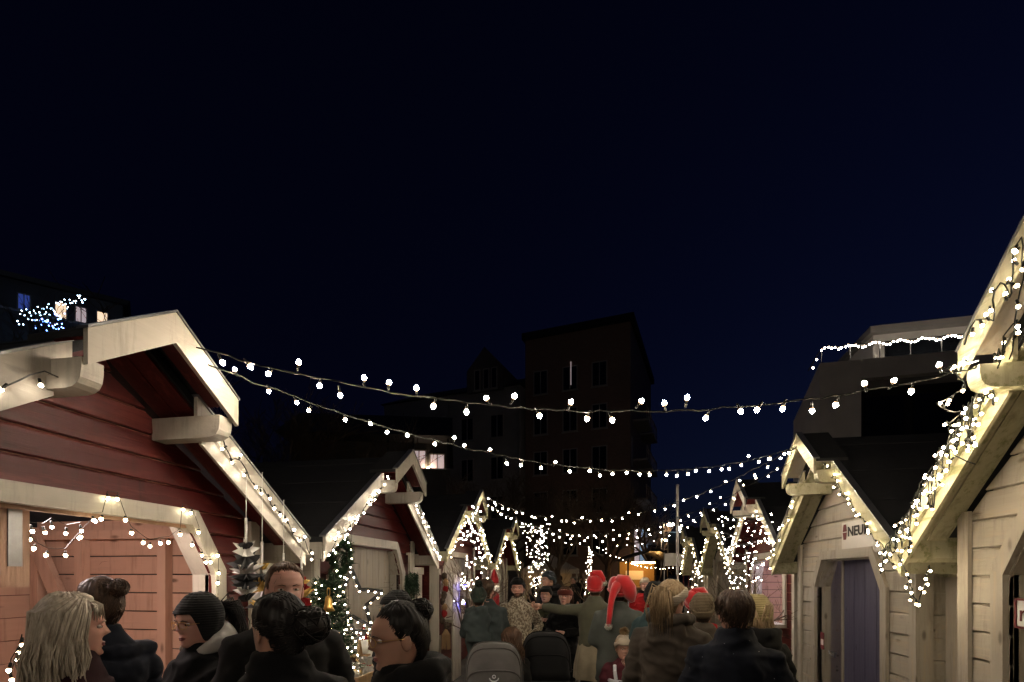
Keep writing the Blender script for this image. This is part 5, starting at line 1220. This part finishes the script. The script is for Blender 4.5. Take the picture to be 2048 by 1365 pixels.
rt_, bp8, _ = person(972, 5.55, 1160, 165, 'adult in a grey-green coat carrying the child in the dark green beanie', look=-25, jacket='cloth_slate', hair='short', hairm='hair_brown', trousers='cloth_denim', hem=.72, seed=8, bulk=1.06, arms=('front', 'hold'), near=False)
person(957, 5.40, 1158, 150, 'small child in dark green bobble beanie carried on an adult arm', H=.98, child=True, jacket='cloth_slate', hat='pompom', hatm='knit_darkgreen', hair='short', z0=P(957, 1158, 5.4).z - 1.08, trousers='cloth_slate', seed=9, carried=True, look=-35, arms=('front', 'front'), near=False, bulk=1.15, hood=True)
person(1036, 6.2, 1153, -8, 'bearded man in a speckled wool jumper and black beanie', hatextra=.03, jacket='knit_speckle', jk='knit', hair='short', hairm='hair_dark', hat='beanie', hatm='knit_black', seed=10, arms=('pocket', 'pocket'), trousers='cloth_denim', beard=True, look=-14, skin='skin_rosy', bulk=1.02, hem=.88)
person(1098, 7.3, 1140, 68, 'man in profile with a slate blue beanie and black jacket', hatextra=.03, jacket='cloth_black', hair='short', hairm='hair_dark', hat='beanie', hatm='knit_slate', seed=11, hood=True, bulk=1.1, arms=('hold', 'hold'))
person(1092, 6.75, 1170, 15, 'smiling toddler in a camouflage jacket and black hat held up by adults', H=.92, child=True, jacket='cloth_camo', hat='beanie', hatm='knit_black', hair='short', z0=P(1092, 1170, 6.75).z - .95, carried=True, trousers='cloth_black', seed=12, arms=('front', 'front'), bulk=1.15)
person(1130, 6.3, 1174, 30, 'woman in a rust headband and long black coat beside the toddler', jacket='cloth_black', hair='pony', hairm='hair_auburn', hat='headband', hatm='knit_rust', hem=.55, specks=60, seed=16, look=15, arms=('hold', 'front'))
person(1024, 4.7, 1256, 172, 'girl with long auburn hair and dark jacket behind the grey pram hood', child=False, jacket='cloth_charcoal', hair='long', hairm='hair_auburn', seed=13, nod=14, near=False)
person(1190, 5.7, 1146, 178, 'woman in a santa cap and green-grey jumper pointing, over a cream skirt', hatextra=.05, jacket='knit_green', jk='knit', hat='santa', hair='short', hairm='hair_auburn', skirt='skirt_cream', seed=14, arms=('point', 'down'), hem=.92, near=False, bulk=1.04)
rt15, bp15, _ = person(1237, 4.8, 1150, 172, 'person in a santa hat with a long drooping red tail and grey jumper', hatextra=.04, jacket='cloth_greygreen', jk='knit', hat='santa', hair='short', hairm='hair_brown', seed=15, hem=.72, bulk=1.16, arms=('front', 'front'), near=False)
rt17, bp17, HT17 = person(1247, 4.6, 1266, 5, 'child in a cream bobble hat and plum suit with a reflective harness', hatextra=.03, child=True, jacket='cloth_plum', hat='pompom', hatm='knit_cream', hair='short', hairm='hair_blond', trousers='cloth_plum', seed=17, arms=('mouth', 'down'), bulk=1.12, look=18, nod=4)
person(1290, 9.0, 1154, 5, 'person in a bright red jacket and pale beanie facing up the lane', hatextra=.03, jacket='cloth_red', hat='beanie', hatm='knit_cream', hair='short', seed=18, bulk=1.1, arms=('front', 'front'), scarf='knit_black')
person(1312, 4.4, 1160, 215, 'person in a dark teal shell jacket and black cap beside the olive parka', hatextra=.03, jacket='cloth_teal', hat='beanie', hatm='knit_black', hair='short', hairm='hair_dark', seed=19, look=-35, near=False)
person(1342, 3.15, 1162, 192, 'woman with a blond ponytail, white headband and long olive hooded parka', jacket='cloth_brownjacket', hair='pony', hairm='hair_blond', hat='headband', hatm='knit_cream', hem=.55, hood=True, seed=20, bulk=1.10, look=-12)
person(1405, 3.9, 1184, 178, 'person in an olive knitted beanie and grey coat seen from behind', hatextra=.025, jacket='cloth_olive', hat='beanie', hatm='knit_olive', hair='short', seed=21, near=False)
person(1390, 5.0, 1178, 178, 'person in a red santa cap hidden behind the olive beanie', hatextra=.04, jacket='cloth_red', hat='santa', hair='short', seed=23, near=False)
person(1470, 2.62, 1182, 176, 'dark-haired man in a navy jacket seen from behind by the violet door hut', jacket='cloth_navy', hair='short', hairm='hair_brown', seed=22, bulk=1.10, look=14, collar=1.12, specks=45)
person(1512, 3.3, 1188, 150, 'blond woman in a mustard hat and black jacket past the navy jacket', hatextra=.02, jacket='cloth_black', hat='beanie', hatm='knit_mustard', hair='long', hairm='hair_blond', seed=24, look=-20, near=False, hood=True)
for k, (px, w, yt, fd, lab) in enumerate(((1071, 15, 1157, 150, 'dark figure between the funnel tree and the party tent'), (1120, 21, 1152, 120, 'dark figure standing under the party tent edge'), (1147, 17, 1155, 40, 'dark figure between the party tent and the thin lit column tree'), (1160, 24, 1152, 200, 'small dark figure beyond the party tent'),
                                           (1345, 12, 1158, 170, 'dark figure in front of the far food stall'))):
    person(px, w, yt, fd, lab, jacket=('cloth_black', 'cloth_navy', 'cloth_charcoal')[k % 3], hair='short', hairm='hair_dark', hat='beanie' if k % 2 else None, seed=30 + k, near=False, group='figures at the lane end')
# reflective harness of the child
for pts in ([(-.09, .10, 1.42), (-.07, .145, 1.34), (-.04, .165, 1.23)], [(.09, .10, 1.42), (.085, .145, 1.34), (.07, .165, 1.23)], [(-.16, .10, 1.205), (-.10, .155, 1.20), (0, .17, 1.20), (.10, .155, 1.20), (.16, .10, 1.205)]):
    mb = MB(); q = [bp17(*p) for p in pts]; mb.tube(q, .017, 6); mb.v = [(v[0], v[1] + .03, v[2]) for v in mb.v]; mb.build('harness_strap', 'reflective', rt17)
MB().box(tuple(bp17(-.035, .20, 1.185)), tuple(bp17(.035, .235, 1.215))).build('harness_buckle', 'black_plastic', rt17)
# badge on the toddler hat is left plain

# ------------------------------------------------------------------ prams
def pram(px, w, ytop, fd, label, fab, emblem=False):
    t = P(px, ytop, w); loc = Vector((t.x, t.y, 0)); tc_ = -Vector((loc.x, loc.y)); yaw = math.atan2(-tc_.x, tc_.y) - R(fd)
    r = empty('pram', loc, yaw, label=label, cat='pram', group='prams in the lane'); H_ = t.z
    # hood: ribbed quarter shell, front edge open to local +y
    mb = MB(); rows = []
    for i in range(11):
        a = math.pi * .62 * i / 10
        row = []
        for j in range(17):
            b_ = math.pi * j / 16; wd = .235 * (1 - .06 * math.sin(a * 2)); rad = .36 + (.008 if i % 3 == 0 else -.006)
            x_ = -wd * math.copysign(abs(math.cos(b_)) ** .55, math.cos(b_)); h_ = abs(math.sin(b_)) ** .55
            row.append((x_, -rad * math.cos(a) * h_ * .95, H_ - .40 + .40 * math.sin(a) * h_ + .02 * math.sin(a)))
        rows.append(row)
    k = 17; vs = [p for rw in rows for p in rw]; fs = [(i * k + j, i * k + j + 1, (i + 1) * k + j + 1, (i + 1) * k + j) for i in range(10) for j in range(16)]
    mb.add(vs, fs); ho = mb.build('hood', fab, r, smooth=True)
    md = ho.modifiers.new('s', 'SOLIDIFY'); md.thickness = .012
    for i in (3, 6, 9): MB().tube([Vector(p) * 1 + Vector((0, 0, .004)) for p in rows[i]], .007, 5).build('hood_seam', fab, ho)
    MB().tube([Vector(p) for p in rows[10]], .010, 6).build('hood_edge', 'black_plastic', ho)
    mb = MB(); mb.rings([[(rx * math.cos(a), -.02 + ry * math.sin(a), z) for a in [2 * math.pi * j / 24 for j in range(24)]] for rx, ry, z in ((.16, .34, H_ - .62), (.215, .40, H_ - .56), (.235, .43, H_ - .41), (.225, .42, H_ - .405), (.2, .38, H_ - .5))]); mb.build('carrycot', fab, r, smooth=True)
    mb = MB()
    for s in (-1, 1):
        mb.tube([(s * .27, -.46, H_ - .42), (s * .27, -.30, H_ - .50), (s * .26, .0, H_ - .66), (s * .26, .38, .16)], .013, 8); mb.tube([(s * .26, -.40, .16), (s * .26, .12, H_ - .62)], .013, 8)
    mb.build('frame', 'black_metal', r)
    MB().tube([(-.27, -.46, H_ - .42), (-.26, -.52, H_ - .38), (.26, -.52, H_ - .38), (.27, -.46, H_ - .42)], .016, 8).build('handle', 'black_plastic', r)
    MB().box((-.22, -.34, .26), (.22, .26, .40)).build('basket', 'black_plastic', r)
    for s in (-1, 1):
        for y, q in ((-.40, .155), (.38, .12)):
            wh = MB(); wh.tube([(s * .27 + .02 * 0, y + q * math.cos(a), q + .002 + q * .99 * math.sin(a)) for a in [2 * math.pi * j / 20 for j in range(21)]], .02, 6); wo = wh.build('wheel', 'rubber', r, smooth=True)
            sp2 = MB()
            for j in range(5): sp2.tube([(s * .27, y, q), (s * .27, y + q * math.cos(j * 1.257), q + q * math.sin(j * 1.257))], .007, 5)
            sp2.build('spokes', 'grey_metal', wo)
    if emblem:
        MB().tube([(.035 * math.cos(a), -.378, H_ - .205 + .028 * math.sin(a)) for a in [math.pi + k * .314 for k in range(11)]], .005, 5).tube([(.012 * math.cos(a), -.378, H_ - .195 + .012 * math.sin(a)) for a in [k * .63 for k in range(11)]], .004, 5).build('emblem', 'reflective', ho)
    return r
pram(988, 4.25, 1290, 180, 'grey pram with a rounded hood and small white emblem', 'stroller_grey', True)
pram(1092, 5.0, 1268, 178, 'black pram beside the girl with long auburn hair', 'cloth_black')
